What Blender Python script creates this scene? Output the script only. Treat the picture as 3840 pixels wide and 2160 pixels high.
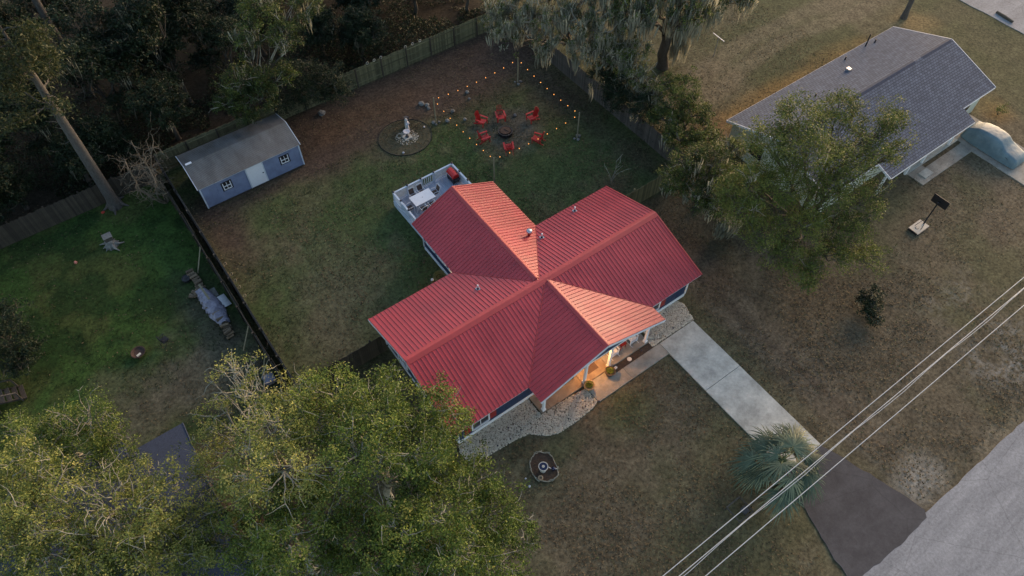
import bpy, math, random
import numpy as np
from mathutils import Vector, Matrix

# ------------------------------------------------------------------ clear
for o in list(bpy.data.objects):
    bpy.data.objects.remove(o, do_unlink=True)
scene = bpy.context.scene
COL = scene.collection

# ------------------------------------------------------------------ camera, sky, sun, exposure
cam_d = bpy.data.cameras.new('camera')
cam_d.sensor_fit = 'HORIZONTAL'; cam_d.sensor_width = 36.0
cam_d.lens = 2732.88 / 3840 * 36.0
cam_d.clip_end = 2000.0
cam = bpy.data.objects.new('camera', cam_d); COL.objects.link(cam)
cam.location = (-7.594, -20.402, 40.560)
cam.rotation_euler = (math.pi / 2 - 0.95114, 0.0, -0.62650)
scene.camera = cam

SUN_EL, SUN_AZ = math.radians(13.0), math.radians(16.0)     # azimuth measured from +x towards +y
sun_dir = Vector((math.cos(SUN_EL) * math.cos(SUN_AZ), math.cos(SUN_EL) * math.sin(SUN_AZ), math.sin(SUN_EL)))
world = bpy.data.worlds.new('World'); scene.world = world; world.use_nodes = True
wn = world.node_tree.nodes; wl = world.node_tree.links
wn.clear()
w_out = wn.new('ShaderNodeOutputWorld'); w_bg = wn.new('ShaderNodeBackground'); w_sky = wn.new('ShaderNodeTexSky')
w_sky.sky_type = 'NISHITA'; w_sky.sun_disc = False
w_sky.sun_elevation = SUN_EL
w_sky.sun_rotation = math.pi / 2 - SUN_AZ
w_sky.air_density = 1.0; w_sky.dust_density = 1.0; w_sky.ozone_density = 0.6
w_bg.inputs['Strength'].default_value = 0.15
wl.new(w_sky.outputs[0], w_bg.inputs[0]); wl.new(w_bg.outputs[0], w_out.inputs[0])
sun_d = bpy.data.lights.new('sun', 'SUN'); sun_d.energy = 2.4; sun_d.angle = math.radians(40.0)
sun_d.color = (1.0, 0.63, 0.35)
sun_o = bpy.data.objects.new('sun', sun_d); COL.objects.link(sun_o)
sun_o.rotation_euler = (-sun_dir).to_track_quat('-Z', 'Y').to_euler()
sun_o.location = (60, -15, 40)
vs = scene.view_settings
vs.view_transform = 'Standard'; vs.look = 'None'; vs.exposure = 1.22; vs.gamma = 1.0
vs.use_curve_mapping = False

RNG = np.random.default_rng(7)
random.seed(7)

# ------------------------------------------------------------------ materials
def _new(name):
    m = bpy.data.materials.new(name); m.use_nodes = True
    nt = m.node_tree; b = nt.nodes['Principled BSDF']
    return m, nt, b
def pmat(name, col, rough=0.6, var=0.0, scale=3.0, col2=None, bump=0.0, bscale=30.0, metal=0.0, spec=0.5, detail=5.0, stretch=None):
    m, nt, b = _new(name)
    b.inputs['Base Color'].default_value = (*col, 1); b.inputs['Roughness'].default_value = rough
    b.inputs['Metallic'].default_value = metal; b.inputs['Specular IOR Level'].default_value = spec
    tc = nt.nodes.new('ShaderNodeTexCoord'); vec = tc.outputs['Object']
    if stretch:
        mp = nt.nodes.new('ShaderNodeMapping'); mp.inputs['Scale'].default_value = stretch
        nt.links.new(vec, mp.inputs[0]); vec = mp.outputs[0]
    if var > 0:
        n = nt.nodes.new('ShaderNodeTexNoise'); n.inputs['Scale'].default_value = scale; n.inputs['Detail'].default_value = detail
        n.inputs['Roughness'].default_value = 0.65
        nt.links.new(vec, n.inputs['Vector'])
        r = nt.nodes.new('ShaderNodeValToRGB'); r.color_ramp.elements[0].position = 0.3; r.color_ramp.elements[1].position = 0.7
        c2 = col2 if col2 else tuple(c * (1 - var) for c in col)
        c1 = col if col2 else tuple(min(1, c * (1 + var * 0.6)) for c in col)
        r.color_ramp.elements[0].color = (*c2, 1); r.color_ramp.elements[1].color = (*c1, 1)
        nt.links.new(n.outputs['Fac'], r.inputs[0]); nt.links.new(r.outputs[0], b.inputs['Base Color'])
    if bump > 0:
        n2 = nt.nodes.new('ShaderNodeTexNoise'); n2.inputs['Scale'].default_value = bscale; n2.inputs['Detail'].default_value = 6
        nt.links.new(vec, n2.inputs['Vector'])
        bp = nt.nodes.new('ShaderNodeBump'); bp.inputs['Strength'].default_value = bump; bp.inputs['Distance'].default_value = 0.03
        nt.links.new(n2.outputs['Fac'], bp.inputs['Height']); nt.links.new(bp.outputs[0], b.inputs['Normal'])
    return m
def emat(name, col, strength):
    m, nt, b = _new(name)
    b.inputs['Base Color'].default_value = (*col, 1)
    b.inputs['Emission Color'].default_value = (*col, 1); b.inputs['Emission Strength'].default_value = strength
    return m
def leafmat(name, stops, trans=0.32, rough=0.55):
    """per-leaf colour from the face attribute 'tint'"""
    m, nt, b = _new(name)
    at = nt.nodes.new('ShaderNodeAttribute'); at.attribute_name = 'tint'
    r = nt.nodes.new('ShaderNodeValToRGB')
    el = r.color_ramp.elements
    while len(el) < len(stops): el.new(0.5)
    for e, (p, c) in zip(el, stops):
        e.position = p; e.color = (*c, 1)
    nt.links.new(at.outputs['Fac'], r.inputs[0]); nt.links.new(r.outputs[0], b.inputs['Base Color'])
    b.inputs['Roughness'].default_value = rough; b.inputs['Specular IOR Level'].default_value = 0.3
    t = nt.nodes.new('ShaderNodeBsdfTranslucent'); nt.links.new(r.outputs[0], t.inputs[0])
    mx = nt.nodes.new('ShaderNodeMixShader'); mx.inputs[0].default_value = trans
    nt.links.new(b.outputs[0], mx.inputs[1]); nt.links.new(t.outputs[0], mx.inputs[2])
    nt.links.new(mx.outputs[0], nt.nodes['Material Output'].inputs['Surface'])
    return m

M = {}
M['red_metal'] = pmat('red_metal', (0.36, 0.052, 0.058), 0.36, 0.10, 1.3, bump=0.05, bscale=6, spec=0.55)
def roof_red():
    m, nt, b = _new('red_metal'); L = nt.links.new; tc = nt.nodes.new('ShaderNodeTexCoord'); oi = nt.nodes.new('ShaderNodeObjectInfo')
    n1 = nt.nodes.new('ShaderNodeTexNoise'); n1.inputs['Scale'].default_value = .55; n1.inputs['Detail'].default_value = 7; L(tc.outputs['Object'], n1.inputs['Vector'])
    n2 = nt.nodes.new('ShaderNodeTexNoise'); n2.inputs['Scale'].default_value = 9; n2.inputs['Detail'].default_value = 8; L(tc.outputs['Object'], n2.inputs['Vector'])
    def mrn(s, lo, hi, a_=.3, b_=.7):
        r = nt.nodes.new('ShaderNodeMapRange'); r.inputs[1].default_value = a_; r.inputs[2].default_value = b_; r.inputs[3].default_value = lo; r.inputs[4].default_value = hi; L(s, r.inputs[0]); return r.outputs[0]
    def mul(p, q):
        k = nt.nodes.new('ShaderNodeMath'); k.operation = 'MULTIPLY'; L(p, k.inputs[0]); L(q, k.inputs[1]); return k.outputs[0]
    f = mul(mul(mrn(n1.outputs['Fac'], .86, 1.12), mrn(n2.outputs['Fac'], .93, 1.06)), mrn(oi.outputs['Random'], .94, 1.05, 0, 1))
    vm = nt.nodes.new('ShaderNodeVectorMath'); vm.operation = 'SCALE'; vm.inputs[0].default_value = (.42, .052, .060); L(f, vm.inputs['Scale']); L(vm.outputs[0], b.inputs['Base Color'])
    L(mrn(n1.outputs['Fac'], .36, .48), b.inputs['Roughness']); b.inputs['Specular IOR Level'].default_value = .42
    return m
M['red_metal'] = roof_red()
M['red_trim'] = pmat('red_trim', (0.38, 0.048, 0.048), 0.48, 0.12, 2.0)
M['white'] = pmat('white_paint', (0.72, 0.73, 0.76), 0.5, 0.06, 6)
M['cream'] = pmat('cream_paint', (0.74, 0.70, 0.62), 0.5, 0.08, 6)
M['navy'] = pmat('navy_siding', (0.014, 0.034, 0.085), 0.55, 0.2, 5, bump=0.1, bscale=40)
M['navy_dark'] = pmat('navy_joint', (0.006, 0.012, 0.03), 0.7)
M['glass'] = pmat('window_glass', (0.015, 0.02, 0.03), 0.08, spec=0.8)
M['shutter'] = pmat('shutter_red', (0.26, 0.018, 0.014), 0.45, 0.12, 8)
M['concrete'] = pmat('driveway_concrete', (0.42, 0.43, 0.42), 0.85, 0.3, 1.1, col2=(0.30, 0.31, 0.30), bump=0.2, bscale=60, detail=9)
M['concrete_warm'] = pmat('walk_concrete', (0.33, 0.31, 0.27), 0.85, 0.3, 1.6, col2=(0.22, 0.20, 0.17), bump=0.2, bscale=60, detail=9)
M['slab_stain'] = pmat('porch_slab', (0.30, 0.25, 0.19), 0.75, 0.3, 2.0, col2=(0.17, 0.12, 0.085), bump=0.15, bscale=50, detail=9)
M['asphalt'] = pmat('apron_asphalt', (0.060, 0.055, 0.056), 0.9, 0.3, 1.5, col2=(0.036, 0.033, 0.035), bump=0.35, bscale=70, detail=9)
M['road'] = pmat('road_surface', (0.31, 0.32, 0.36), 0.9, 0.3, 2.2, col2=(0.17, 0.175, 0.20), bump=0.4, bscale=50, detail=10)
def paved(name, c0, c1, crack, speck, big=.5, crack_scale=.35, crack_w=.012, streak=None):
    m, nt, b = _new(name); tc = nt.nodes.new('ShaderNodeTexCoord'); L = nt.links.new
    def noise(s, d=8, r=.65):
        n = nt.nodes.new('ShaderNodeTexNoise'); n.inputs['Scale'].default_value = s; n.inputs['Detail'].default_value = d; n.inputs['Roughness'].default_value = r; L(tc.outputs['Object'], n.inputs['Vector']); return n
    n1 = noise(big, 9, .7)
    if streak:
        mp = nt.nodes.new('ShaderNodeMapping'); mp.inputs['Scale'].default_value = streak; L(tc.outputs['Object'], mp.inputs[0]); L(mp.outputs[0], n1.inputs['Vector'])
    r1 = nt.nodes.new('ShaderNodeValToRGB'); r1.color_ramp.elements[0].position = .36; r1.color_ramp.elements[1].position = .62
    r1.color_ramp.elements[0].color = (*c1, 1); r1.color_ramp.elements[1].color = (*c0, 1); L(n1.outputs['Fac'], r1.inputs[0])
    n2 = noise(6.0, 12, .85); m2 = nt.nodes.new('ShaderNodeMapRange'); m2.inputs[1].default_value = .32; m2.inputs[2].default_value = .68; m2.inputs[3].default_value = 1 - speck; m2.inputs[4].default_value = 1 + speck * .6; L(n2.outputs['Fac'], m2.inputs[0])
    n3 = noise(1.4, 4); mxv = nt.nodes.new('ShaderNodeMixRGB'); mxv.inputs[0].default_value = .16; L(tc.outputs['Object'], mxv.inputs[1]); L(n3.outputs['Color'], mxv.inputs[2])
    vo = nt.nodes.new('ShaderNodeTexVoronoi'); vo.feature = 'DISTANCE_TO_EDGE'; vo.inputs['Scale'].default_value = crack_scale; L(mxv.outputs[0], vo.inputs['Vector'])
    m3 = nt.nodes.new('ShaderNodeMapRange'); m3.inputs[1].default_value = crack_w * .3; m3.inputs[2].default_value = crack_w; m3.inputs[3].default_value = crack; m3.inputs[4].default_value = 1.0; L(vo.outputs['Distance'], m3.inputs[0])
    mu = nt.nodes.new('ShaderNodeMath'); mu.operation = 'MULTIPLY'; L(m2.outputs[0], mu.inputs[0]); L(m3.outputs[0], mu.inputs[1])
    vm = nt.nodes.new('ShaderNodeVectorMath'); vm.operation = 'SCALE'; L(r1.outputs[0], vm.inputs[0]); L(mu.outputs[0], vm.inputs['Scale']); L(vm.outputs[0], b.inputs['Base Color'])
    b.inputs['Roughness'].default_value = .88
    bp = nt.nodes.new('ShaderNodeBump'); bp.inputs['Strength'].default_value = .35; bp.inputs['Distance'].default_value = .02; L(n2.outputs['Fac'], bp.inputs['Height']); L(bp.outputs[0], b.inputs['Normal'])
    return m
M['road'] = paved('road_surface', (.285, .29, .30), (.185, .19, .20), .78, .50, .9, .30, .008, (.22, 1.0, 1.0))
M['concrete'] = paved('driveway_concrete', (.50, .495, .445), (.30, .30, .27), 1.0, .24, .8, .12, .006)
M['asphalt'] = paved('apron_asphalt', (.062, .061, .066), (.036, .035, .039), .8, .3, .7, .2, .006)
M['concrete_warm'] = paved('walk_concrete', (.34, .32, .275), (.21, .19, .16), 1.0, .25, .8, .15, .006)
M['stone_pale'] = pmat('pale_gravel', (0.74, 0.68, 0.56), 0.85, 0.45, 7.0, col2=(0.42, 0.37, 0.29), bump=0.3, bscale=40)
M['gravel_bed'] = pmat('gravel_bed', (0.27, 0.24, 0.19), 0.95, 0.5, 14, col2=(0.10, 0.085, 0.07), bump=0.5, bscale=40)
M['mulch'] = pmat('mulch', (0.080, 0.052, 0.034), 0.95, 0.5, 9, col2=(0.034, 0.023, 0.016), bump=0.6, bscale=40)
M['fence'] = pmat('fence_wood', (0.165, 0.155, 0.080), 0.85, 0.35, 2.0, col2=(0.095, 0.088, 0.048), bump=0.2, bscale=30, stretch=(6, 6, 1.2))
M['fence_grey'] = pmat('fence_wood_grey', (0.085, 0.073, 0.060), 0.88, 0.4, 2.0, col2=(0.040, 0.034, 0.028), bump=0.2, bscale=30, stretch=(6, 6, 1.2))
M['fence_dark'] = pmat('fence_wood_dark', (0.065, 0.052, 0.038), 0.9, 0.4, 2.0, col2=(0.03, 0.025, 0.019), bump=0.2, bscale=30, stretch=(6, 6, 1.2))
M['pole_wood'] = pmat('pole_wood', (0.22, 0.19, 0.12), 0.8, 0.35, 4.0, bump=0.2, stretch=(5, 5, 0.6))
M['deck'] = pmat('deck_paint', (0.34, 0.38, 0.47), 0.6, 0.15, 3.0, bump=0.1, stretch=(3, 0.6, 3))
M['deck_rail'] = pmat('deck_rail_paint', (0.52, 0.58, 0.66), 0.55, 0.12, 4.0)
M['black'] = pmat('black_metal', (0.012, 0.012, 0.015), 0.5, 0.2, 8)
M['dark_cap'] = pmat('solar_cap', (0.012, 0.010, 0.03), 0.3)
M['chair_red'] = pmat('chair_red_plastic', (0.42, 0.022, 0.022), 0.42, 0.12, 4)
M['grill_red'] = pmat('grill_red', (0.50, 0.020, 0.016), 0.25, 0.06, 4)
M['sling'] = pmat('sling_fabric', (0.085, 0.055, 0.045), 0.8, 0.2, 12)
M['shed_blue'] = pmat('shed_siding', (0.175, 0.215, 0.33), 0.65, 0.22, 1.6, bump=0.08)
M['shed_roof'] = pmat('shed_roof_metal', (0.135, 0.14, 0.145), 0.7, 0.4, 1.1, col2=(0.062, 0.064, 0.062), metal=0.0, detail=8, stretch=(1.0, 0.35, 1))
M['shingle_dark'] = pmat('dark_shingle', (0.034, 0.050, 0.092), 0.9, 0.35, 9, col2=(0.018, 0.027, 0.050), bump=0.5, bscale=25)
M['wall_pale'] = pmat('pale_stucco', (0.48, 0.50, 0.42), 0.8, 0.12, 3)
M['car_cover'] = pmat('car_cover', (0.145, 0.21, 0.235), 0.55, 0.25, 1.2, col2=(0.075, 0.12, 0.145), bump=0.9, bscale=3.0)
M['bark'] = pmat('bark', (0.105, 0.090, 0.070), 0.95, 0.5, 4, col2=(0.045, 0.037, 0.029), bump=0.7, bscale=14, stretch=(3, 3, 0.8))
M['bark_pale'] = pmat('lichen_bark', (0.34, 0.33, 0.27), 0.95, 0.45, 5, col2=(0.15, 0.14, 0.105), bump=0.5, bscale=14)
M['bark_dead'] = pmat('dead_wood', (0.18, 0.15, 0.11), 0.95, 0.4, 5, col2=(0.085, 0.07, 0.05), bump=0.5)
M['pine_bark'] = pmat('pine_bark', (0.100, 0.094, 0.086), 0.95, 0.5, 5, col2=(0.045, 0.038, 0.034), bump=1.0, bscale=10, stretch=(3, 3, 0.8))
M['rock'] = pmat('grey_rock', (0.155, 0.155, 0.145), 0.9, 0.4, 6, bump=0.5, bscale=12)
M['statue'] = pmat('statue_stone', (0.48, 0.48, 0.51), 0.7, 0.2, 10)
M['dark_stone'] = pmat('dark_stone', (0.06, 0.06, 0.065), 0.8, 0.3, 8)
M['rust'] = pmat('rusty_iron', (0.075, 0.035, 0.022), 0.8, 0.5, 8, col2=(0.025, 0.014, 0.011))
M['log'] = pmat('firewood', (0.21, 0.155, 0.10), 0.9, 0.4, 8, col2=(0.10, 0.075, 0.05), bump=0.4)
M['tarp'] = pmat('tarp', (0.30, 0.29, 0.36), 0.5, 0.4, 3, col2=(0.10, 0.095, 0.13))
M['pot'] = pmat('planter_pot', (0.075, 0.055, 0.04), 0.6, 0.3, 8)
M['pot_tan'] = pmat('planter_pot_tan', (0.30, 0.22, 0.14), 0.7, 0.3, 8)
M['soil'] = pmat('soil', (0.03, 0.026, 0.02), 0.95, 0.4, 20)
M['urn'] = pmat('urn_stone', (0.44, 0.42, 0.37), 0.8, 0.25, 10)
M['blue_plate'] = pmat('blue_glaze', (0.010, 0.014, 0.05), 0.25)
M['wire'] = pmat('aluminium_wire', (0.40, 0.41, 0.43), 0.45, 0.1, 3)
M['pvc'] = pmat('pvc_white', (0.74, 0.74, 0.72), 0.45)
M['galv'] = pmat('galvanised', (0.48, 0.49, 0.51), 0.35, 0.15, 6, metal=0.7)
M['beige'] = pmat('beige_plastic', (0.40, 0.37, 0.31), 0.6, 0.15, 6)
M['hose'] = pmat('garden_hose', (0.17, 0.17, 0.06), 0.5)
M['ball'] = pmat('ball_pink', (0.55, 0.20, 0.15), 0.5)
M['frisbee'] = pmat('frisbee_red', (0.45, 0.05, 0.03), 0.5)
M['bulb'] = emat('string_bulb_glow', (1.0, 0.38, 0.08), 1.0)
M['lamp_glow'] = emat('lamp_glow', (1.0, 0.62, 0.25), 6.0)
M['moss'] = leafmat('spanish_moss', [(0.0, (0.15, 0.155, 0.115)), (0.5, (0.27, 0.265, 0.20)), (1.0, (0.40, 0.385, 0.28))], 0.4, 0.8)
M['leaf_oak'] = leafmat('oak_leaf', [(0.0, (0.034, 0.060, 0.011)), (0.45, (0.108, 0.160, 0.024)), (0.8, (0.215, 0.255, 0.046)), (1.0, (0.36, 0.34, 0.09))])
M['leaf_yellow'] = leafmat('oak_leaf_yellow', [(0.0, (0.055, 0.080, 0.015)), (0.5, (0.205, 0.235, 0.050)), (1.0, (0.40, 0.37, 0.11))])
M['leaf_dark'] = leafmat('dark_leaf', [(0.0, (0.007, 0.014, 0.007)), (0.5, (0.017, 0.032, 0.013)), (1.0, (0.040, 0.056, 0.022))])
M['leaf_olive'] = leafmat('olive_leaf', [(0.0, (0.028, 0.046, 0.012)), (0.5, (0.096, 0.128, 0.022)), (1.0, (0.21, 0.22, 0.05))])
M['needle'] = leafmat('pine_needle', [(0.0, (0.016, 0.028, 0.012)), (0.6, (0.045, 0.060, 0.022)), (1.0, (0.10, 0.095, 0.04))])
M['palm'] = leafmat('palm_frond', [(0.0, (0.026, 0.045, 0.026)), (0.6, (0.085, 0.118, 0.076)), (1.0, (0.23, 0.25, 0.14))], 0.15, 0.55)
M['litter'] = leafmat('leaf_litter', [(0.0, (0.035, 0.026, 0.016)), (0.4, (0.10, 0.072, 0.040)), (0.7, (0.15, 0.115, 0.065)), (0.9, (0.07, 0.085, 0.03)), (1.0, (0.28, 0.24, 0.17))], 0.1, 0.8)
M['grass'] = leafmat('grass_blade', [(0.0, (0.020, 0.038, 0.010)), (0.5, (0.045, 0.070, 0.018)), (1.0, (0.11, 0.11, 0.045))], 0.2, 0.7)

def per_piece(key, lo, hi):
    """each board weathers a little differently"""
    nt = M[key].node_tree; b = nt.nodes['Principled BSDF']; src = b.inputs['Base Color'].links[0].from_socket
    oi = nt.nodes.new('ShaderNodeObjectInfo'); r = nt.nodes.new('ShaderNodeMapRange'); r.inputs[3].default_value = lo; r.inputs[4].default_value = hi
    nt.links.new(oi.outputs['Random'], r.inputs[0]); v = nt.nodes.new('ShaderNodeVectorMath'); v.operation = 'SCALE'
    nt.links.new(src, v.inputs[0]); nt.links.new(r.outputs[0], v.inputs['Scale']); nt.links.new(v.outputs[0], b.inputs['Base Color'])
for k_ in ('fence', 'fence_grey', 'fence_dark'): per_piece(k_, .62, 1.38)
per_piece('deck', .86, 1.12); per_piece('log', .6, 1.3); per_piece('rock', .7, 1.25); per_piece('chair_red', .9, 1.1)

# ------------------------------------------------------------------ mesh helpers
class MB:
    def __init__(self): self.v = []; self.f = []; self.m = []
    def add(self, vs_, fs, mi=0):
        o = len(self.v); self.v += [tuple(p) for p in vs_]
        for f in fs: self.f.append([i + o for i in f]); self.m.append(mi)
        return self
    def box(self, x0, x1, y0, y1, z0, z1, mi=0):
        return self.add([(x0, y0, z0), (x1, y0, z0), (x1, y1, z0), (x0, y1, z0), (x0, y0, z1), (x1, y0, z1), (x1, y1, z1), (x0, y1, z1)],
                        [(3, 2, 1, 0), (4, 5, 6, 7), (0, 1, 5, 4), (1, 2, 6, 5), (2, 3, 7, 6), (3, 0, 4, 7)], mi)
    def obox(self, c, s, rot=None, mi=0):
        sx, sy, sz = s[0] / 2, s[1] / 2, s[2] / 2
        R = rot if rot is not None else Matrix.Identity(3)
        vs_ = [Vector(c) + R @ Vector((a * sx, b * sy, d * sz)) for d in (-1, 1) for a, b in ((-1, -1), (1, -1), (1, 1), (-1, 1))]
        return self.add(vs_, [(3, 2, 1, 0), (4, 5, 6, 7), (0, 1, 5, 4), (1, 2, 6, 5), (2, 3, 7, 6), (3, 0, 4, 7)], mi)
    def beam(self, p0, p1, w, h, mi=0):
        p0 = Vector(p0); p1 = Vector(p1); d = p1 - p0
        q = d.to_track_quat('X', 'Z').to_matrix()
        return self.obox((p0 + p1) / 2, (d.length, w, h), q, mi)
    def tube(self, pts, rads, n=6, mi=0, cap=True):
        pts = [Vector(p) for p in pts]
        if not hasattr(rads, '__len__'): rads = [rads] * len(pts)
        o = len(self.v); ref = Vector((0.31, 0.17, 0.93)).normalized()
        for i, p in enumerate(pts):
            d = (pts[min(i + 1, len(pts) - 1)] - pts[max(i - 1, 0)])
            d = d.normalized() if d.length > 1e-9 else Vector((0, 0, 1))
            if abs(d.dot(ref)) > 0.97: a = d.cross(Vector((1, 0, 0)))
            else: a = d.cross(ref)
            a.normalize(); b = d.cross(a)
            for k in range(n):
                t = 2 * math.pi * k / n
                self.v.append(tuple(p + (a * math.cos(t) + b * math.sin(t)) * rads[i]))
        for i in range(len(pts) - 1):
            for k in range(n):
                k2 = (k + 1) % n
                self.f.append([o + i * n + k, o + i * n + k2, o + (i + 1) * n + k2, o + (i + 1) * n + k]); self.m.append(mi)
        if cap:
            self.f.append([o + k for k in range(n)][::-1]); self.m.append(mi)
            self.f.append([o + (len(pts) - 1) * n + k for k in range(n)]); self.m.append(mi)
        return self
    def lathe(self, prof, n=16, c=(0, 0, 0), mi=0, sx=1.0, sy=1.0):
        o = len(self.v)
        for r, z in prof:
            for k in range(n):
                t = 2 * math.pi * k / n
                self.v.append((c[0] + r * sx * math.cos(t), c[1] + r * sy * math.sin(t), c[2] + z))
        for i in range(len(prof) - 1):
            for k in range(n):
                k2 = (k + 1) % n
                self.f.append([o + i * n + k, o + i * n + k2, o + (i + 1) * n + k2, o + (i + 1) * n + k]); self.m.append(mi)
        self.f.append([o + k for k in range(n)][::-1]); self.m.append(mi)
        self.f.append([o + (len(prof) - 1) * n + k for k in range(n)]); self.m.append(mi)
        return self
    def prism(self, poly, z0, z1, mi=0):
        """closed prism; z0 and z1 are numbers or functions of (x, y); poly counter-clockwise"""
        n = len(poly); g0 = z0 if callable(z0) else (lambda x, y: z0); g1 = z1 if callable(z1) else (lambda x, y: z1)
        vs_ = [(x, y, g0(x, y)) for x, y in poly] + [(x, y, g1(x, y)) for x, y in poly]
        fs = [list(range(n))[::-1], list(range(n, 2 * n))] + [[i, (i + 1) % n, n + (i + 1) % n, n + i] for i in range(n)]
        return self.add(vs_, fs, mi)
    def mesh(self, name, mats, smooth=False):
        me = bpy.data.meshes.new(name); me.from_pydata(self.v, [], self.f); 
        for mm in (mats if isinstance(mats, (list, tuple)) else [mats]): me.materials.append(M[mm])
        if any(self.m): me.polygons.foreach_set('material_index', self.m)
        if smooth: me.polygons.foreach_set('use_smooth', [True] * len(self.f))
        me.update(); return me
    def obj(self, name, mats, parent=None, smooth=False, loc=(0, 0, 0), rz=0.0):
        return put(name, self.mesh(name, mats, smooth), parent, loc, rz)
def put(name, me, parent=None, loc=(0, 0, 0), rz=0.0):
    o = bpy.data.objects.new(name, me); COL.objects.link(o)
    o.location = loc; o.rotation_euler = (0, 0, rz)
    if parent is not None: o.parent = parent
    return o
def tag(o, label=None, cat=None, group=None, kind=None):
    if label: o['label'] = label
    if cat: o['category'] = cat
    if group: o['group'] = group
    if kind: o['kind'] = kind
    return o
def thing(name, label, cat, loc=(0, 0, 0), rz=0.0, group=None):
    o = bpy.data.objects.new(name, None); COL.objects.link(o)
    o.empty_display_size = 0.3
    o.location = loc; o.rotation_euler = (0, 0, rz)
    return tag(o, label, cat, group)
KIDS = {}
def kids(root):
    return [o for o in COL.objects if o.parent == root]
def copy_thing(root, children, loc, rz=0.0, scale=1.0, label=None, group=None):
    r = root.copy(); COL.objects.link(r); r.location = loc; r.rotation_euler = (0, 0, rz)
    r.scale = (scale, scale, scale) if not hasattr(scale, '__len__') else scale
    if label: r['label'] = label
    if group: r['group'] = group
    for ch in children:
        c = ch.copy(); COL.objects.link(c); c.parent = r
    return r
def structure(o): o['kind'] = 'structure'; return o
def arr_mesh(name, V, F, mat, tint=None, smooth=False):
    """fast mesh from numpy arrays (all faces with the same number of corners)"""
    me = bpy.data.meshes.new(name); nf, k = F.shape
    me.vertices.add(len(V)); me.vertices.foreach_set('co', np.ascontiguousarray(V, dtype=np.float32).ravel())
    me.loops.add(nf * k); me.loops.foreach_set('vertex_index', np.ascontiguousarray(F, dtype=np.int32).ravel())
    me.polygons.add(nf); me.polygons.foreach_set('loop_start', np.arange(nf, dtype=np.int32) * k)
    me.update(calc_edges=True)
    me.materials.append(M[mat])
    if tint is not None:
        a = me.attributes.new('tint', 'FLOAT', 'FACE'); a.data.foreach_set('value', np.clip(tint, 0, 1).astype(np.float32))
    if smooth: me.polygons.foreach_set('use_smooth', np.ones(nf, dtype=bool))
    return me
def unit(a): return a / (np.linalg.norm(a, axis=1, keepdims=True) + 1e-9)
def leaf_quads(P, size, rng, up=0.5, aspect=0.5, outward=None):
    n = len(P)
    nrm = rng.normal(size=(n, 3)); nrm[:, 2] = np.abs(nrm[:, 2]) + up
    if outward is not None: nrm += outward * 0.6
    nrm = unit(nrm)
    d = unit(np.cross(nrm, rng.normal(size=(n, 3)))); s = np.cross(nrm, d)
    L = (size * rng.uniform(0.65, 1.35, n))[:, None]
    V = np.empty((n, 4, 3))
    V[:, 0] = P - d * L * 0.5; V[:, 1] = P + s * L * aspect * 0.5 + nrm * L * 0.10
    V[:, 2] = P + d * L * 0.5; V[:, 3] = P - s * L * aspect * 0.5 + nrm * L * 0.10
    F = np.arange(n * 4).reshape(n, 4)
    return V.reshape(-1, 3), F
def vnoise(x, y, scale, seed):
    """smooth value noise in 0..1"""
    g = np.random.default_rng(seed).random((256, 256))
    u = x / scale + 1000; w = y / scale + 1000
    i = np.floor(u).astype(int); j = np.floor(w).astype(int); a = u - i; b = w - j
    a = a * a * (3 - 2 * a); b = b * b * (3 - 2 * b)
    i0 = i % 256; i1 = (i + 1) % 256; j0 = j % 256; j1 = (j + 1) % 256
    return (g[i0, j0] * (1 - a) + g[i1, j0] * a) * (1 - b) + (g[i0, j1] * (1 - a) + g[i1, j1] * a) * b
def fbm(x, y, scale, seed, n=4):
    s = 0; amp = 1; tot = 0
    for k in range(n):
        s = s + amp * vnoise(x, y, scale / 2 ** k, seed + k * 17); tot += amp; amp *= 0.55
    return s / tot
def sstep(a, b, x):
    t = np.clip((x - a) / (b - a), 0, 1); return t * t * (3 - 2 * t)

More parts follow.
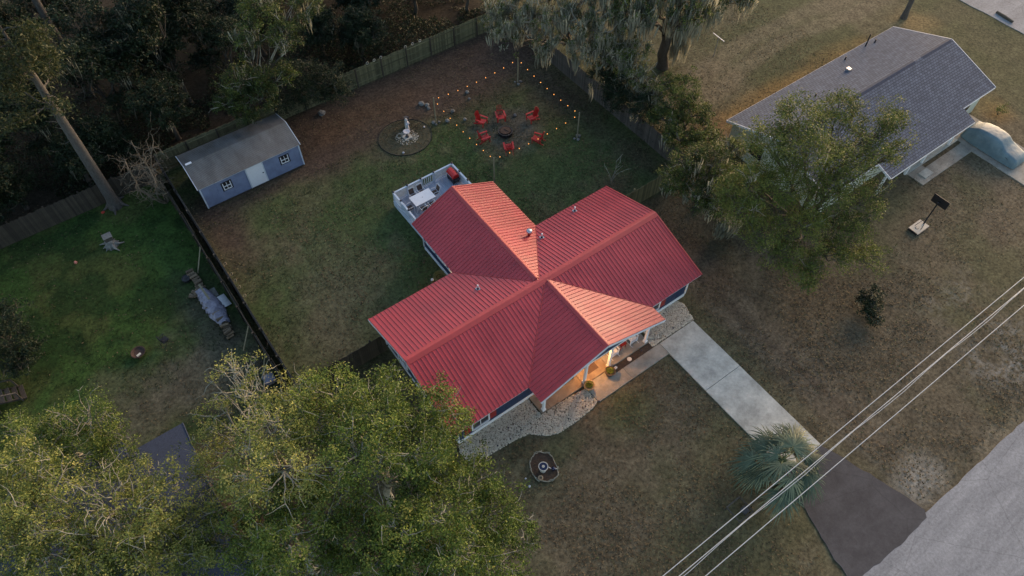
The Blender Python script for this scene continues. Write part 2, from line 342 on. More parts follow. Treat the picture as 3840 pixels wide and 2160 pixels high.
# ================================================================== GROUND
def build_ground():
    fx = np.arange(-34, 76.01, 0.3); fy = np.arange(-34, 66.01, 0.3)
    ox = np.array([-900, -500, -250, -120, -70, -48]); 
    xs = np.concatenate([ox, fx, np.array([90, 120, 180, 300, 520, 900])])
    ys = np.concatenate([ox, fy, np.array([80, 105, 160, 280, 500, 900])])
    X, Y = np.meshgrid(xs, ys, indexing='ij')
    n1 = fbm(X, Y, 9, 3); n2 = fbm(X, Y, 3.2, 11); n3 = fbm(X, Y, 1.3, 23); n4 = fbm(X, Y, 22, 31)
    inner = (X > -36) & (X < 78) & (Y > -36) & (Y < 68)
    Z = (n3 - 0.5) * 0.03 + (n2 - 0.5) * 0.03
    Z = np.where(inner, Z, -0.02) - 0.035
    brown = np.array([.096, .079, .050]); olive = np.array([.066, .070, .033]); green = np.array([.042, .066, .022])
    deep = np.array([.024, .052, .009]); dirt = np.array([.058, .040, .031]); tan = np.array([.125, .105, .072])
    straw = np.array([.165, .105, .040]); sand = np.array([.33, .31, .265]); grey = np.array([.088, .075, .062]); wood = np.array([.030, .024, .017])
    C = np.empty(X.shape + (3,)); C[:] = brown
    def mix(mask, col):
        nonlocal C
        m = np.clip(mask, 0, 1)[..., None]; C = C * (1 - m) + col * m
    def blob(cx, cy, rx, ry, soft=0.6, w=0.9):
        d = np.sqrt(((X - cx) / rx) ** 2 + ((Y - cy) / ry) ** 2) + (n2 - .5) * w + (n3 - .5) * w * .6
        return 1 - sstep(1 - soft, 1 + soft * .5, d)
    # general mottling
    mix(sstep(.48, .68, n1) * .45, olive); mix(sstep(.55, .75, n3) * .25, tan)
    # --- back yard inside the fences
    yard = (sstep(-6.3, -5.9, X) * (1 - sstep(26.2, 26.6, X)) * sstep(3.0, 4.2, Y) * (1 - sstep(27.5, 27.9, Y)))
    mix(yard * .95, olive)
    mix(yard * sstep(.42, .62, n2 * .5 + n1 * .5) * .75, green)
    mix(yard * blob(13.5, 16.5, 3.2, 3.2) * .8, green); mix(yard * blob(16, 11, 6, 3.2) * .75, green)
    mix(yard * blob(4, 8, 3, 4) * .45, green); mix(yard * blob(22, 9.5, 4, 4) * .5, green)
    mix(yard * blob(0, 10, 3.4, 6, .9) * .55, tan * .85); mix(yard * blob(-2.5, 6, 3, 4, .9) * .7, brown * 1.15)
    mix(yard * sstep(.58, .72, n3) * .35, brown)
    mix(yard * sstep(19.0, 22.5, Y + (n1 - .5) * 5) * sstep(1, 4, X) * .92, dirt)
    mix(yard * blob(20, 23, 7, 4.5, .8) * .55, dirt * 1.15); mix(yard * blob(10, 24.5, 6, 2, .8) * .5, np.array([.088, .050, .026]))
    mix(yard * blob(0, 21.6, 6, 1.2, .8) * .8, dirt); mix(yard * blob(-4.6, 20, 1.6, 4, .8) * .85, dirt)
    mix(yard * blob(18.3, 16, 3.3, 3.0, .5, .7) * .75, grey); mix(yard * blob(25, 8, 1.6, 5, .9) * .6, dirt * 1.2)
    mix(yard * blob(24.5, 17, 2.2, 6, .9) * .75, dirt); mix(yard * blob(21, 6.2, 2.4, 1.6, .9) * .6, dirt * 1.3)
    # --- left neighbour's lawn
    left = (1 - sstep(-6.6, -6.2, X)) * sstep(3.5, 6.5, Y + (n1 - .5) * 4) * (1 - sstep(27.0, 28.0, Y))
    mix(left * .95, np.array([.028, .060, .012])); mix(left * sstep(.45, .60, n2) * .75, np.array([.046, .056, .017])); mix(left * sstep(.50, .60, fbm(X, Y, 2.0, 57)) * .8, np.array([.015, .034, .009]))
    mix(left * blob(-9.5, 8.5, 4.0, 4.2, .8, 1.4) * .9, np.array([.085, .074, .052])); mix(left * blob(-14, 7.5, 3.0, 2.6, .8, 1.4) * .8, np.array([.080, .072, .050]))
    mix(left * blob(-15, 11, 1.8, 1.6, .8, 1.4) * .5, np.array([.075, .066, .042])); mix(left * blob(-8.5, 13.5, 1.6, 3.5, .8, 1.4) * .7, np.array([.055, .048, .036]))
    mix((1 - sstep(-7, -6, X)) * (1 - sstep(3, 6, Y)) * .7, dirt * 1.1)
    # --- front lawn
    fr = (1 - sstep(-5, -4, Y)) * (1 - sstep(18, 20, X))
    mix(fr * sstep(.56, .70, n2) * .35, olive); mix(fr * blob(9.6, -8.6, 2.2, 1.6) * .5, green * 1.15); mix(fr * blob(5, -8, 1.6, 1.0) * .3, green * 1.2)
    mix(fr * blob(6.5, -18.5, 6, 3.4) * .45, np.array([.078, .064, .024]))
    # --- side lawn between the houses, wheel tracks
    sd = sstep(18, 19.5, X) * (1 - sstep(3.2, 4.2, Y)) * (1 - sstep(28, 34, X + (n1 - .5) * 6))
    mix(sd * .7, np.array([.082, .069, .047]))
    mix(sd * blob(20.2, -8, 2.2, 12, .8, .8) * .75, np.array([.066, .052, .038]))
    for tx in (19.6, 21.2):
        mix(sd * (1 - sstep(.2, .7, np.abs(X - tx + (n2 - .5) * .6))) * .5, tan * .95)
    mix(sd * blob(21, -1, 1.6, 5, .9) * .5, dirt * 1.15)
    # --- neighbour on the right
    rt = sstep(26.6, 28, X)
    mix(rt * sstep(4, 7, Y) * .85, olive); mix(rt * sstep(5, 7, Y) * sstep(.5, .66, n1) * .6, brown * 1.2)
    for k, tx in enumerate((10.4, 12.6)):
        mix(rt * (1 - sstep(.5, 1.4, np.abs(Y - tx + (n1 - .5) * 3))) * sstep(28, 32, X) * .55, np.array([.145, .118, .078]))
    mix(rt * blob(40, 6.3, 11, 1.6, .7) * .85, straw); mix(rt * blob(31, 6, 2.4, 3, .8) * .7, np.array([.115, .068, .038]))
    mix(rt * blob(57.4, 5, 2.2, 2.6, .7) * .85, np.array([.22, .15, .07])); mix(rt * blob(52.5, -5.5, 1.7, 1.8, .8) * .8, straw)
    mix(rt * blob(42, -11, 7, 4, .8) * .6, np.array([.115, .092, .062])); mix(rt * blob(37, -7.5, 3, 1.2, .8) * .5, olive)
    mix(rt * (1 - sstep(3, 5, Y)) * sstep(.44, .62, n2 * .6 + n1 * .4) * .6, np.array([.070, .070, .034]))
    mix(rt * sstep(52, 55, X) * (1 - sstep(3, 8, Y)) * .6, olive)
    # sandy bald patches near the road
    sp = (blob(31.5, -19.6, 3.2, 2.2, .8, 1.4) + .6 * blob(33.0, -15.0, 3.4, 1.6, .8, 1.4)) * sstep(.36, .56, n3)
    SP = np.clip(sp, 0, 1); mix((1 - sstep(.3, 1.2, np.abs(Y + 22.9))) * sstep(.42, .6, n2) * .55, tan * 1.25)
    mix(blob(20.5, -21.6, 1.8, 1.2, .8) * .6, sand * .75)
    # --- woodland floor
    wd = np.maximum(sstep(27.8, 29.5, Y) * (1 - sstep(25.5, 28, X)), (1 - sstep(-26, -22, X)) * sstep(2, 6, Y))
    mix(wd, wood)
    mix(sstep(68, 70, X), olive)
    V = np.stack([X, Y, Z], -1).reshape(-1, 3)
    nx, ny = len(xs), len(ys)
    ii, jj = np.meshgrid(np.arange(nx - 1), np.arange(ny - 1), indexing='ij')
    a = (ii * ny + jj).ravel(); F = np.stack([a, a + ny, a + ny + 1, a + 1], 1)
    # ground material: patch colour (attribute) x fine blade-scale noise
    m, nt, b = _new('lawn_ground')
    at = nt.nodes.new('ShaderNodeAttribute'); at.attribute_name = 'gcol'
    tc = nt.nodes.new('ShaderNodeTexCoord')
    nA = nt.nodes.new('ShaderNodeTexNoise'); nA.inputs['Scale'].default_value = 4.5; nA.inputs['Detail'].default_value = 9; nA.inputs['Roughness'].default_value = 0.72
    nt.links.new(tc.outputs['Object'], nA.inputs['Vector'])
    mr = nt.nodes.new('ShaderNodeMapRange'); mr.inputs[1].default_value = .28; mr.inputs[2].default_value = .72; mr.inputs[3].default_value = .30; mr.inputs[4].default_value = 1.9
    nt.links.new(nA.outputs['Fac'], mr.inputs[0])
    nB = nt.nodes.new('ShaderNodeTexNoise'); nB.inputs['Scale'].default_value = 1.1; nB.inputs['Detail'].default_value = 6
    nt.links.new(tc.outputs['Object'], nB.inputs['Vector'])
    mr2 = nt.nodes.new('ShaderNodeMapRange'); mr2.inputs[1].default_value = .3; mr2.inputs[2].default_value = .7; mr2.inputs[3].default_value = .78; mr2.inputs[4].default_value = 1.22
    nt.links.new(nB.outputs['Fac'], mr2.inputs[0])
    mu = nt.nodes.new('ShaderNodeMath'); mu.operation = 'MULTIPLY'; nt.links.new(mr.outputs[0], mu.inputs[0]); nt.links.new(mr2.outputs[0], mu.inputs[1])
    vm = nt.nodes.new('ShaderNodeVectorMath'); vm.operation = 'SCALE'
    nt.links.new(at.outputs['Color'], vm.inputs[0]); nt.links.new(mu.outputs[0], vm.inputs['Scale'])
    nS = nt.nodes.new('ShaderNodeTexNoise'); nS.inputs['Scale'].default_value = 2.6; nS.inputs['Detail'].default_value = 9; nS.inputs['Roughness'].default_value = .75
    nt.links.new(tc.outputs['Object'], nS.inputs['Vector'])
    ad_ = nt.nodes.new('ShaderNodeMath'); ad_.operation = 'MULTIPLY'; nt.links.new(at.outputs['Alpha'], ad_.inputs[0])
    ms = nt.nodes.new('ShaderNodeMapRange'); ms.inputs[1].default_value = .44; ms.inputs[2].default_value = .60; ms.inputs[3].default_value = 0; ms.inputs[4].default_value = .75; nt.links.new(nS.outputs['Fac'], ms.inputs[0]); nt.links.new(ms.outputs[0], ad_.inputs[1])
    mxs = nt.nodes.new('ShaderNodeMixRGB'); nt.links.new(ad_.outputs[0], mxs.inputs[0]); nt.links.new(vm.outputs[0], mxs.inputs[1]); mxs.inputs[2].default_value = (.27, .26, .23, 1)
    nt.links.new(mxs.outputs[0], b.inputs['Base Color'])
    b.inputs['Roughness'].default_value = .95; b.inputs['Specular IOR Level'].default_value = .15
    bp = nt.nodes.new('ShaderNodeBump'); bp.inputs['Strength'].default_value = .6; bp.inputs['Distance'].default_value = .05
    nt.links.new(nA.outputs['Fac'], bp.inputs['Height']); nt.links.new(bp.outputs[0], b.inputs['Normal'])
    M['ground'] = m
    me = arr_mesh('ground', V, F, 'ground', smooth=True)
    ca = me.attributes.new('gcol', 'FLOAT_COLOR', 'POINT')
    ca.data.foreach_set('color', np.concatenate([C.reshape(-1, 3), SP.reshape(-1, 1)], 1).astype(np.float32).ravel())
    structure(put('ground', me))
build_ground()

def wavy(pts, step=0.5, amp=0.05, seed=1):
    """outline with a slightly ragged edge"""
    r = random.Random(seed); out = []
    for i in range(len(pts)):
        a = Vector(pts[i]); b = Vector(pts[(i + 1) % len(pts)]); n = max(1, int((b - a).length / step))
        for k in range(n):
            p = a.lerp(b, k / n)
            out.append((p.x + r.uniform(-amp, amp), p.y + r.uniform(-amp, amp)))
    return out
def sheet(name, poly, z, mat, kind='structure', z0=-0.12):
    return structure(MB().prism(poly, z0, z).obj(name, mat))

# road, far road
road_poly = wavy([(-140, -30.5), (160, -30.5), (160, -23.1), (-140, -23.1)], 0.5, 0.045, 3)
sheet('road', road_poly, 0.012, 'road')
sheet('far_road', wavy([(63.7, -140), (71, -140), (71, 160), (63.7, 160)], 1.2, 0.08, 4), 0.012, 'road')
# asphalt apron
sheet('driveway_apron', wavy([(14.1, -16.95), (17.5, -16.95), (17.9, -18.2), (18.6, -20.6), (19.2, -22.9), (18.9, -23.3), (16, -23.35), (12.75, -23.2), (12.95, -21.8), (13.4, -20.2), (13.9, -18.6)], 0.4, 0.05, 5), 0.020, 'asphalt')
# concrete driveway: two pours with an open joint, walkway
drv = thing('driveway', 'x', 'x'); del drv['label']; del drv['category']; structure(drv)
for k, (y0, y1) in enumerate(((-10.36, -6.17), (-16.9, -10.39))):
    MB().prism(wavy([(14.52, y0), (17.5, y0), (17.5, y1), (14.52, y1)], .8, .008, k), -0.1, 0.045).obj('concrete_slab', 'concrete', drv)
wk = thing('walkway', 'x', 'x'); del wk['label']; del wk['category']; structure(wk)
xs_ = [8.62, 11.4, 14.50]
for a, b_ in zip(xs_[:-1], xs_[1:]):
    MB().box(a + .008, b_ - .008, -7.08, -6.16, -.1, .05).obj('concrete_slab', 'concrete_warm', wk)
MB().box(8.63, 10.82, -6.152, -5.70, -.1, .05).obj('concrete_slab', 'concrete_warm', wk)

# gravel beds: base sheet plus real stones
def in_poly(px, py, poly):
    c = np.zeros(len(px), bool); n = len(poly)
    for i in range(n):
        x0, y0 = poly[i]; x1, y1 = poly[(i + 1) % n]
        k = ((y0 > py) != (y1 > py)) & (px < (x1 - x0) * (py - y0) / (y1 - y0 + 1e-12) + x0); c ^= k
    return c
def stones(name, poly, n, r0, r1, mat, label_kind='stuff', z=0.02, seed=1):
    rng = np.random.default_rng(seed); P = np.array(poly); lo, hi = P.min(0), P.max(0)
    p = rng.uniform(lo, hi, (int(n * 2.6), 2)); p = p[in_poly(p[:, 0], p[:, 1], poly)][:n]
    n = len(p)
    base = np.array([(1, 0, 0), (0, 1, 0), (-1, 0, 0), (0, -1, 0), (0, 0, .75), (0, 0, -.6)], float)
    fc = np.array([(0, 1, 4), (1, 2, 4), (2, 3, 4), (3, 0, 4), (1, 0, 5), (2, 1, 5), (3, 2, 5), (0, 3, 5)])
    r = rng.uniform(r0, r1, (n, 1, 1)); V = base[None] * r * rng.uniform(.65, 1.25, (n, 6, 1))
    a = rng.uniform(0, 6.28, n); ca, sa = np.cos(a), np.sin(a)
    x = V[..., 0] * ca[:, None] - V[..., 1] * sa[:, None]; y = V[..., 0] * sa[:, None] + V[..., 1] * ca[:, None]
    V = np.stack([x + p[:, :1], y + p[:, 1:], V[..., 2] + z + rng.uniform(0, .03, (n, 1))], -1).reshape(-1, 3)
    F = (fc[None] + (np.arange(n) * 6)[:, None, None]).reshape(-1, 3)
    o = put(name, arr_mesh(name, V, F, mat)); o['kind'] = 'stuff'
    return o
gravL = [(0.02, -5.75), (-0.1, -4.8), (0.15, -4.33), (5.24, -4.33), (5.24, -5.72), (7.2, -5.72), (8.55, -5.9), (8.58, -6.95), (8.3, -7.15), (7.6, -7.22), (6.5, -7.28), (5.3, -7.25), (4.6, -6.92), (3.9, -6.25), (3.1, -6.1), (2.0, -6.0), (0.9, -5.95)]
gravR = [(14.0, -6.08), (14.0, -5.72), (14.45, -4.4), (17.75, -4.36), (17.95, -4.85), (17.62, -6.1)]
sheet('gravel_bed', wavy(gravL[::-1], .3, .04, 8), 0.012, 'gravel_bed'); sheet('gravel_bed', wavy(gravR, .3, .04, 9), 0.012, 'gravel_bed')
tag(stones('gravel', gravL, 7000, .028, .062, 'stone_pale', seed=4), 'pale river gravel in the curving bed along the front of the red-roofed house', 'gravel')
tag(stones('gravel', gravR, 3200, .028, .062, 'stone_pale', seed=5), 'pale gravel between the porch and the head of the concrete driveway', 'gravel')
sheet('mulch_strip', wavy([(10.85, -6.13), (13.95, -6.13), (13.95, -5.72), (10.85, -5.72)], .3, .02, 3), 0.03, 'mulch')

# ================================================================== RED-ROOFED HOUSE
UL, UR, WM, EZ, HZ = -0.302, 18.88, 4.825, 2.60, 4.20
XR, WR, VR = 9.264, 3.394, 9.845          # rear wing: ridge x, half width, far end y
XF, WF, VF = 9.734, 4.845, 5.951          # front gable
house = thing('red_roofed_house', 'navy single-storey house with a cross-gabled bright red metal roof', 'house')
zm = lambda x, y: HZ - (HZ - EZ) * abs(y) / WM
zr = lambda x, y: HZ - (HZ - EZ) * abs(x - XR) / WR
zf = lambda x, y: HZ - (HZ - EZ) * abs(x - XF) / WF
def roof_slabs():
    b = MB(); e = 0.04; t0, t1 = 0.14, 0.02
    def slab(poly, zfn): b.prism(poly, lambda x, y: zfn(x, y) - t0, lambda x, y: zfn(x, y) - t1)
    slab([(UL + e, 0), (XR, 0), (XR - WR, WM - e), (UL + e, WM - e)], zm); slab([(XR, 0), (UR - e, 0), (UR - e, WM - e), (XR + WR, WM - e)], zm)
    slab([(UL + e, -WM + e), (XF - WF, -WM + e), (XF, 0), (UL + e, 0)], zm); slab([(XF + WF, -WM + e), (UR - e, -WM + e), (UR - e, 0), (XF, 0)], zm)
    slab([(XR, 0), (XR, VR - e), (XR - WR + e, VR - e), (XR - WR + e, WM)], zr); slab([(XR, 0), (XR + WR - e, WM), (XR + WR - e, VR - e), (XR, VR - e)], zr)
    slab([(XF, 0), (XF - WF + e, -WM), (XF - WF + e, -VF + e), (XF, -VF + e)], zf); slab([(XF, 0), (XF, -VF + e), (XF + WF - e, -VF + e), (XF + WF - e, -WM)], zf)
    return b
roof = roof_slabs().obj('roof', 'white', house)
PITCH = 0.262
def panels(s0, s1, at, lo, hi, kinks=()):
    """metal panels across a slope; at(s, t) -> point, lo(s)/hi(s) limit the run down the slope"""
    n = max(1, round((s1 - s0) / PITCH)); w = (s1 - s0) / n
    for i in range(n):
        a = s0 + i * w; b_ = a + w
        prof = [(a + .004, .0), (a + .012, .034), (a + .030, .034), (a + .042, .0), (b_ - .004, .0)]
        for kx in kinks:
            if a + .044 < kx < b_ - .005: prof.insert(4, (kx, .0))
        top = []; bot = []
        for s, h in prof:
            l, u = lo(s), hi(s)
            p = Vector(at(s, l)); q_ = Vector(at(s, u))
            bot.append((p.x, p.y, p.z + h)); top.append((q_.x, q_.y, q_.z + h))
        ok = any((Vector(x) - Vector(y)).length > .05 for x, y in zip(bot, top))
        if not ok: continue
        k = len(prof); m_ = MB()
        m_.add(bot + top, [[j, j + 1, k + j + 1, k + j] for j in range(k - 1)])
        m_.obj('roof_panel', 'red_metal', roof)
cl = lambda v, a, b_: max(a, min(b_, v))
# main roof: s runs along x, t is y
vr_ = lambda x: WM * abs(x - XR) / WR if abs(x - XR) < WR else WM
vf_ = lambda x: WM * abs(x - XF) / WF if abs(x - XF) < WF else WM
panels(UL, UR, lambda s, t: (s, t, zm(s, t)), lambda s: vr_(s), lambda s: 0.0, (XR, XR - WR, XR + WR))
panels(UL, UR, lambda s, t: (s, t, zm(s, t)), lambda s: -vf_(s), lambda s: 0.0, (XF, XF - WF, XF + WF))
# rear wing: s runs along y, t is x
wr_ = lambda y: WR * y / WM if y < WM else WR
wf_ = lambda y: WF * (-y) / WM if -y < WM else WF
for sg in (-1, 1):
    panels(0.0, VR, lambda s, t: (t, s, zr(t, s)), lambda s: XR + sg * wr_(s), lambda s: XR, (WM,))
    panels(-VF, 0.0, lambda s, t: (t, s, zf(t, s)), lambda s: XF + sg * wf_(s), lambda s: XF, (-WM,))
# ridge caps, valley flashings, rake trims
def cap(name, p0, p1, side, drop, w=.28, lift=.046):
    a, b_, s = Vector(p0), Vector(p1), Vector(side)
    m_ = MB(); up = Vector((0, 0, lift)); dn = Vector((0, 0, -drop * w))
    pts = [a - s * w + dn + up * .75, a - s * .03 + up, a + s * .03 + up, a + s * w + dn + up * .75, b_ - s * w + dn + up * .75, b_ - s * .03 + up, b_ + s * .03 + up, b_ + s * w + dn + up * .75]
    low = [p - Vector((0, 0, .03)) for p in pts]
    m_.add(pts, [(0, 1, 5, 4), (1, 2, 6, 5), (2, 3, 7, 6)])
    m_.add([pts[0], pts[4], low[0], low[4], pts[3], pts[7], low[3], low[7]], [(0, 1, 3, 2), (4, 6, 7, 5)])
    m_.obj(name, 'red_trim', roof)
cap('ridge_cap', (UL - .01, 0, HZ), (UR + .01, 0, HZ), (0, 1, 0), (HZ - EZ) / WM)
cap('ridge_cap', (XR, .33, HZ), (XR, VR + .01, HZ), (1, 0, 0), (HZ - EZ) / WR, .2)
cap('ridge_cap', (XF, -.33, HZ), (XF, -VF - .01, HZ), (1, 0, 0), (HZ - EZ) / WF, .2)
for (x0, y0, x1, y1) in ((XR, 0, XR - WR, WM), (XR, 0, XR + WR, WM), (XF, 0, XF - WF, -WM), (XF, 0, XF + WF, -WM)):
    d = Vector((x1 - x0, y1 - y0, 0)).normalized() * .3
    MB().tube([(x0 + d.x, y0 + d.y, zm(0, y0 + d.y) + .016), (x1, y1, EZ + .016)], .022, 5).obj('valley_flashing', 'red_trim', roof)
for p0, p1 in (((UL, 0, HZ), (UL, WM, EZ)), ((UL, 0, HZ), (UL, -WM, EZ)), ((UR, 0, HZ), (UR, WM, EZ)), ((UR, 0, HZ), (UR, -WM, EZ)),
               ((XR, VR, HZ), (XR - WR, VR, EZ)), ((XR, VR, HZ), (XR + WR, VR, EZ)), ((XF, -VF, HZ), (XF - WF, -VF, EZ)), ((XF, -VF, HZ), (XF + WF, -VF, EZ))):
    MB().beam(Vector(p0) + Vector((0, 0, .005)), Vector(p1) + Vector((0, 0, .005)), .09, .075).obj('rake_trim', 'red_trim', roof)
# white barge boards on the front gable and the left end
for p0, p1 in (((XF, -VF - .05, HZ - .12), (XF - WF, -VF - .05, EZ - .12)), ((XF, -VF - .05, HZ - .12), (XF + WF, -VF - .05, EZ - .12)),
               ((UL - .04, 0, HZ - .13), (UL - .04, -WM, EZ - .13)), ((UL - .04, 0, HZ - .13), (UL - .04, WM, EZ - .13))):
    MB().beam(p0, p1, .05, .17).obj('barge_board', 'white', roof)
# vent pipes and flue on the roof
def vent_pipe(x, y, z):
    g = MB().box(x - .13, x + .13, y - .13, y + .13, z - .03, z + .05).obj('pipe_flashing', 'galv', roof)
    m_ = MB().lathe([(.085, 0), (.07, .14)], 10, (x, y, z + .02), 1).lathe([(.055, 0), (.055, .26), (.045, .27)], 10, (x, y, z + .15), 0)
    m_.obj('vent_pipe', ['pvc', 'black'], roof, True)
VENTS = ((6.15, 2.22), (15.49, 4.15), (12.11, 3.44))
for x, y in VENTS: vent_pipe(x, y, zm(x, y))
fx_, fy_ = 11.47, 4.0
MB().lathe([(.10, -.1), (.10, .42)], 12, (fx_, fy_, zr(fx_, fy_))).obj('flue_pipe', 'shutter', roof, True)
MB().lathe([(.13, .40), (.20, .43), (.21, .50), (.17, .57), (.03, .60)], 16, (fx_, fy_, zr(fx_, fy_))).obj('flue_cap', 'galv', roof, True)

# walls: a closed core with separate siding panels in front
WX0, WX1, WY = .20, 18.36, 4.30
core = MB()
def gable_core(axis, a0, a1, c, hw, apex, eave):
    pr = [(-hw, .12), (hw, .12), (hw, eave), (0, apex), (-hw, eave)]
    vs_ = []
    for a in (a0, a1):
        for u, z in pr: vs_.append((a, c + u, z) if axis == 'x' else (c + u, a, z))
    n = 5; fs = [list(range(n)), list(range(2 * n - 1, n - 1, -1))] + [[i, n + i, n + (i + 1) % n, (i + 1) % n] for i in range(n)]
    core.add(vs_, fs)
sl = (HZ - EZ) / WM
gable_core('x', WX0, WX1, 0, WY, HZ - .16, HZ - .16 - sl * WY)
gable_core('y', 3.9, 9.36, XR, 2.88, HZ - .17, HZ - .17 - (HZ - EZ) / WR * 2.88)
core.obj('wall', 'navy_dark', house)
def panel_row(p0, p1, z0, zfn, out, w=.41, skip=()):
    """vertical siding panels along a wall from p0 to p1, standing 2 cm proud; zfn(u) is the top"""
    a, b_ = Vector(p0), Vector(p1); L = (b_ - a).length; n = round(L / w); d = (b_ - a) / n; o = Vector(out)
    for i in range(n):
        q0 = a + d * i + d.normalized() * .006; q1 = a + d * (i + 1) - d.normalized() * .006
        m_ = MB(); pts = []
        for q_, oo in ((q0, .001), (q1, .001), (q1, .024), (q0, .024)): pts.append((q_ + o * oo))
        zt = [zfn(p) for p in (q0, q1, q1, q0)]
        vs_ = [(p.x, p.y, z0) for p in pts] + [(p.x, p.y, z) for p, z in zip(pts, zt)]
        m_.add(vs_, [(3, 2, 1, 0), (4, 5, 6, 7), (0, 1, 5, 4), (1, 2, 6, 5), (2, 3, 7, 6), (3, 0, 4, 7)])
        m_.obj('siding_panel', 'navy', house)
zt_front = HZ - .19 - sl * WY
panel_row((WX0, -WY), (5.7, -WY), .36, lambda p: zt_front, (0, -1))
panel_row((13.9, -WY), (WX1, -WY), .36, lambda p: zt_front, (0, -1))
panel_row((5.72, -WY), (13.88, -WY), .12, lambda p: zt_front, (0, -1))
panel_row((WX0, WY), (WX0, -WY), .36, lambda p: HZ - .19 - sl * abs(p.y), (-1, 0))
panel_row((XR - 2.88, 9.36), (XR - 2.88, 4.33), .36, lambda p: HZ - .2 - (HZ - EZ) / WR * 2.9, (-1, 0))
panel_row((WX1, -WY), (WX1, WY), .36, lambda p: HZ - .19 - sl * abs(p.y), (1, 0))
panel_row((XR - 2.88, 9.36), (XR + 2.88, 9.36), .36, lambda p: HZ - .2 - (HZ - EZ) / WR * abs(p.x - XR), (0, 1))
# white skirt boards and corner boards
for bx in ((WX0 - .05, 5.70, -WY - .05, -WY - .001), (13.92, WX1 + .05, -WY - .05, -WY - .001), (WX0 - .05, WX0 - .001, -WY + .003, WY + .04), (WX1 + .001, WX1 + .05, -WY + .003, WY + .04), (XR - 2.93, XR - 2.881, 4.35, 9.40), (XR + 2.881, XR + 2.93, 4.35, 9.40)):
    MB().box(*bx, .03, .352).obj('skirt_board', 'white', house)
for x, y in ((WX0 - .035, -WY - .035), (WX1 + .035, -WY - .035), (WX0 - .035, WY + .035), (WX1 + .035, WY + .035), (XR - 2.915, 9.395), (XR + 2.915, 9.395)):
    MB().box(x - .05, x + .05, y - .05, y + .05, .356, 2.5).obj('corner_board', 'white', house)
MB().box(XR - 2.925, XR - 2.908, 4.36, 9.33, 1.02, 1.10).obj('belt_board', 'white', house)
def window(c, w, h, axis, out, shutters=False, nx=2, ny=2):
    """window at centre c in a wall along axis; out = outward sign"""
    x, y, z = c; o = out
    def bx(u0, u1, d0, d1, z0, z1, name, mat, par):
        if axis == 'x': m_ = MB().box(x + u0, x + u1, min(y + o * d0, y + o * d1), max(y + o * d0, y + o * d1), z0, z1)
        else: m_ = MB().box(min(x + o * d0, x + o * d1), max(x + o * d0, x + o * d1), y + u0, y + u1, z0, z1)
        return m_.obj(name, mat, par)
    gl = bx(-w / 2, w / 2, .026, .034, z - h / 2, z + h / 2, 'window', 'glass', house)
    t = .09
    for n_, u0, u1, z0, z1 in (('frame', -w / 2 - t, -w / 2, z - h / 2 - t, z + h / 2 + t), ('frame', w / 2, w / 2 + t, z - h / 2 - t, z + h / 2 + t), ('frame', -w / 2, w / 2, z + h / 2, z + h / 2 + t)):
        bx(u0, u1, .026, .075, z0, z1, n_, 'white', gl)
    bx(-w / 2, w / 2, .026, .11, z - h / 2 - t, z - h / 2, 'sill', 'white', gl)
    bx(-.02, .02, .035, .055, z - h / 2, z + h / 2, 'mullion', 'white', gl)
    bx(-w / 2, -.02, .035, .05, z - .02, z + .02, 'mullion', 'white', gl); bx(.02, w / 2, .035, .05, z - .02, z + .02, 'mullion', 'white', gl)
    if shutters:
        for s_ in (-1, 1):
            u0, u1 = sorted((s_ * (w / 2 + t + .02), s_ * (w / 2 + t + .48)))
            sh = bx(u0, u1, .026, .06, z - h / 2 - .05, z + h / 2 + .05, 'shutter', 'shutter', house)
window((1.75, -WY, 1.35), 1.1, 1.25, 'x', -1, True)
window((15.25, -WY, 1.35), 1.3, 1.25, 'x', -1, True)
window((WX0, -2.6, 1.4), 1.0, 1.2, 'y', -1); window((WX0, 1.9, 1.4), 1.0, 1.2, 'y', -1)
for yy in (8.4, 7.0, 5.6): window((XR - 2.88, yy, 1.72), .95, .95, 'y', -1)
window((16.0, WY, 1.5), 1.0, 1.1, 'x', 1); window((2.5, WY, 1.5), 1.0, 1.1, 'x', 1)
door = MB().box(9.25, 10.2, -WY - .07, -WY - .03, .14, 2.16).obj('door', 'shutter', house)
MB().lathe([(.03, 0), (.045, .02), (.03, .05)], 8, (10.08, -WY - .1, 1.1)).obj('handle', 'galv', door)
for a, b_ in ((9.14, 9.25), (10.2, 10.31)): MB().box(a, b_, -WY - .08, -WY - .026, .14, 2.26).obj('door_frame', 'white', house)
window((7.3, -WY, 1.4), 1.2, 1.2, 'x', -1, True); window((12.2, -WY, 1.4), 1.2, 1.2, 'x', -1, True)
# porch: slab in three pours, posts, beam, blue gable wall, ceiling
for a, b_, mt in ((5.31, 8.59, 'slab_stain'), (8.61, 10.68, 'slab_stain'), (10.70, 13.98, 'concrete_warm')):
    MB().box(a, b_, -5.68, -4.345, -.1, .115).obj('porch_slab', mt, house)
for px in (5.54, 8.73, 10.69, 13.80):
    p = MB().box(px - .075, px + .075, -5.60, -5.45, .30, 2.36).box(px - .10, px + .10, -5.625, -5.425, 2.24, 2.365).obj('porch_post', 'white', house)
    MB().box(px - .115, px + .115, -5.64, -5.41, .117, .30).obj('base', 'white', p)
MB().box(XF - WF + .35, XF + WF - .35, -5.62, -5.43, 2.37, 2.56).obj('porch_beam', 'white', house)
gz = lambda x: zf(x, 0) - .17
MB().add([(XF - WF + .5, -5.64, 2.565), (XF + WF - .5, -5.64, 2.565), (XF, -5.64, gz(XF)), (XF - WF + .5, -5.55, 2.565), (XF + WF - .5, -5.55, 2.565), (XF, -5.55, gz(XF))],
         [(0, 1, 2), (5, 4, 3), (0, 3, 4, 1), (1, 4, 5, 2), (2, 5, 3, 0)]).obj('gable_wall', 'navy', house)
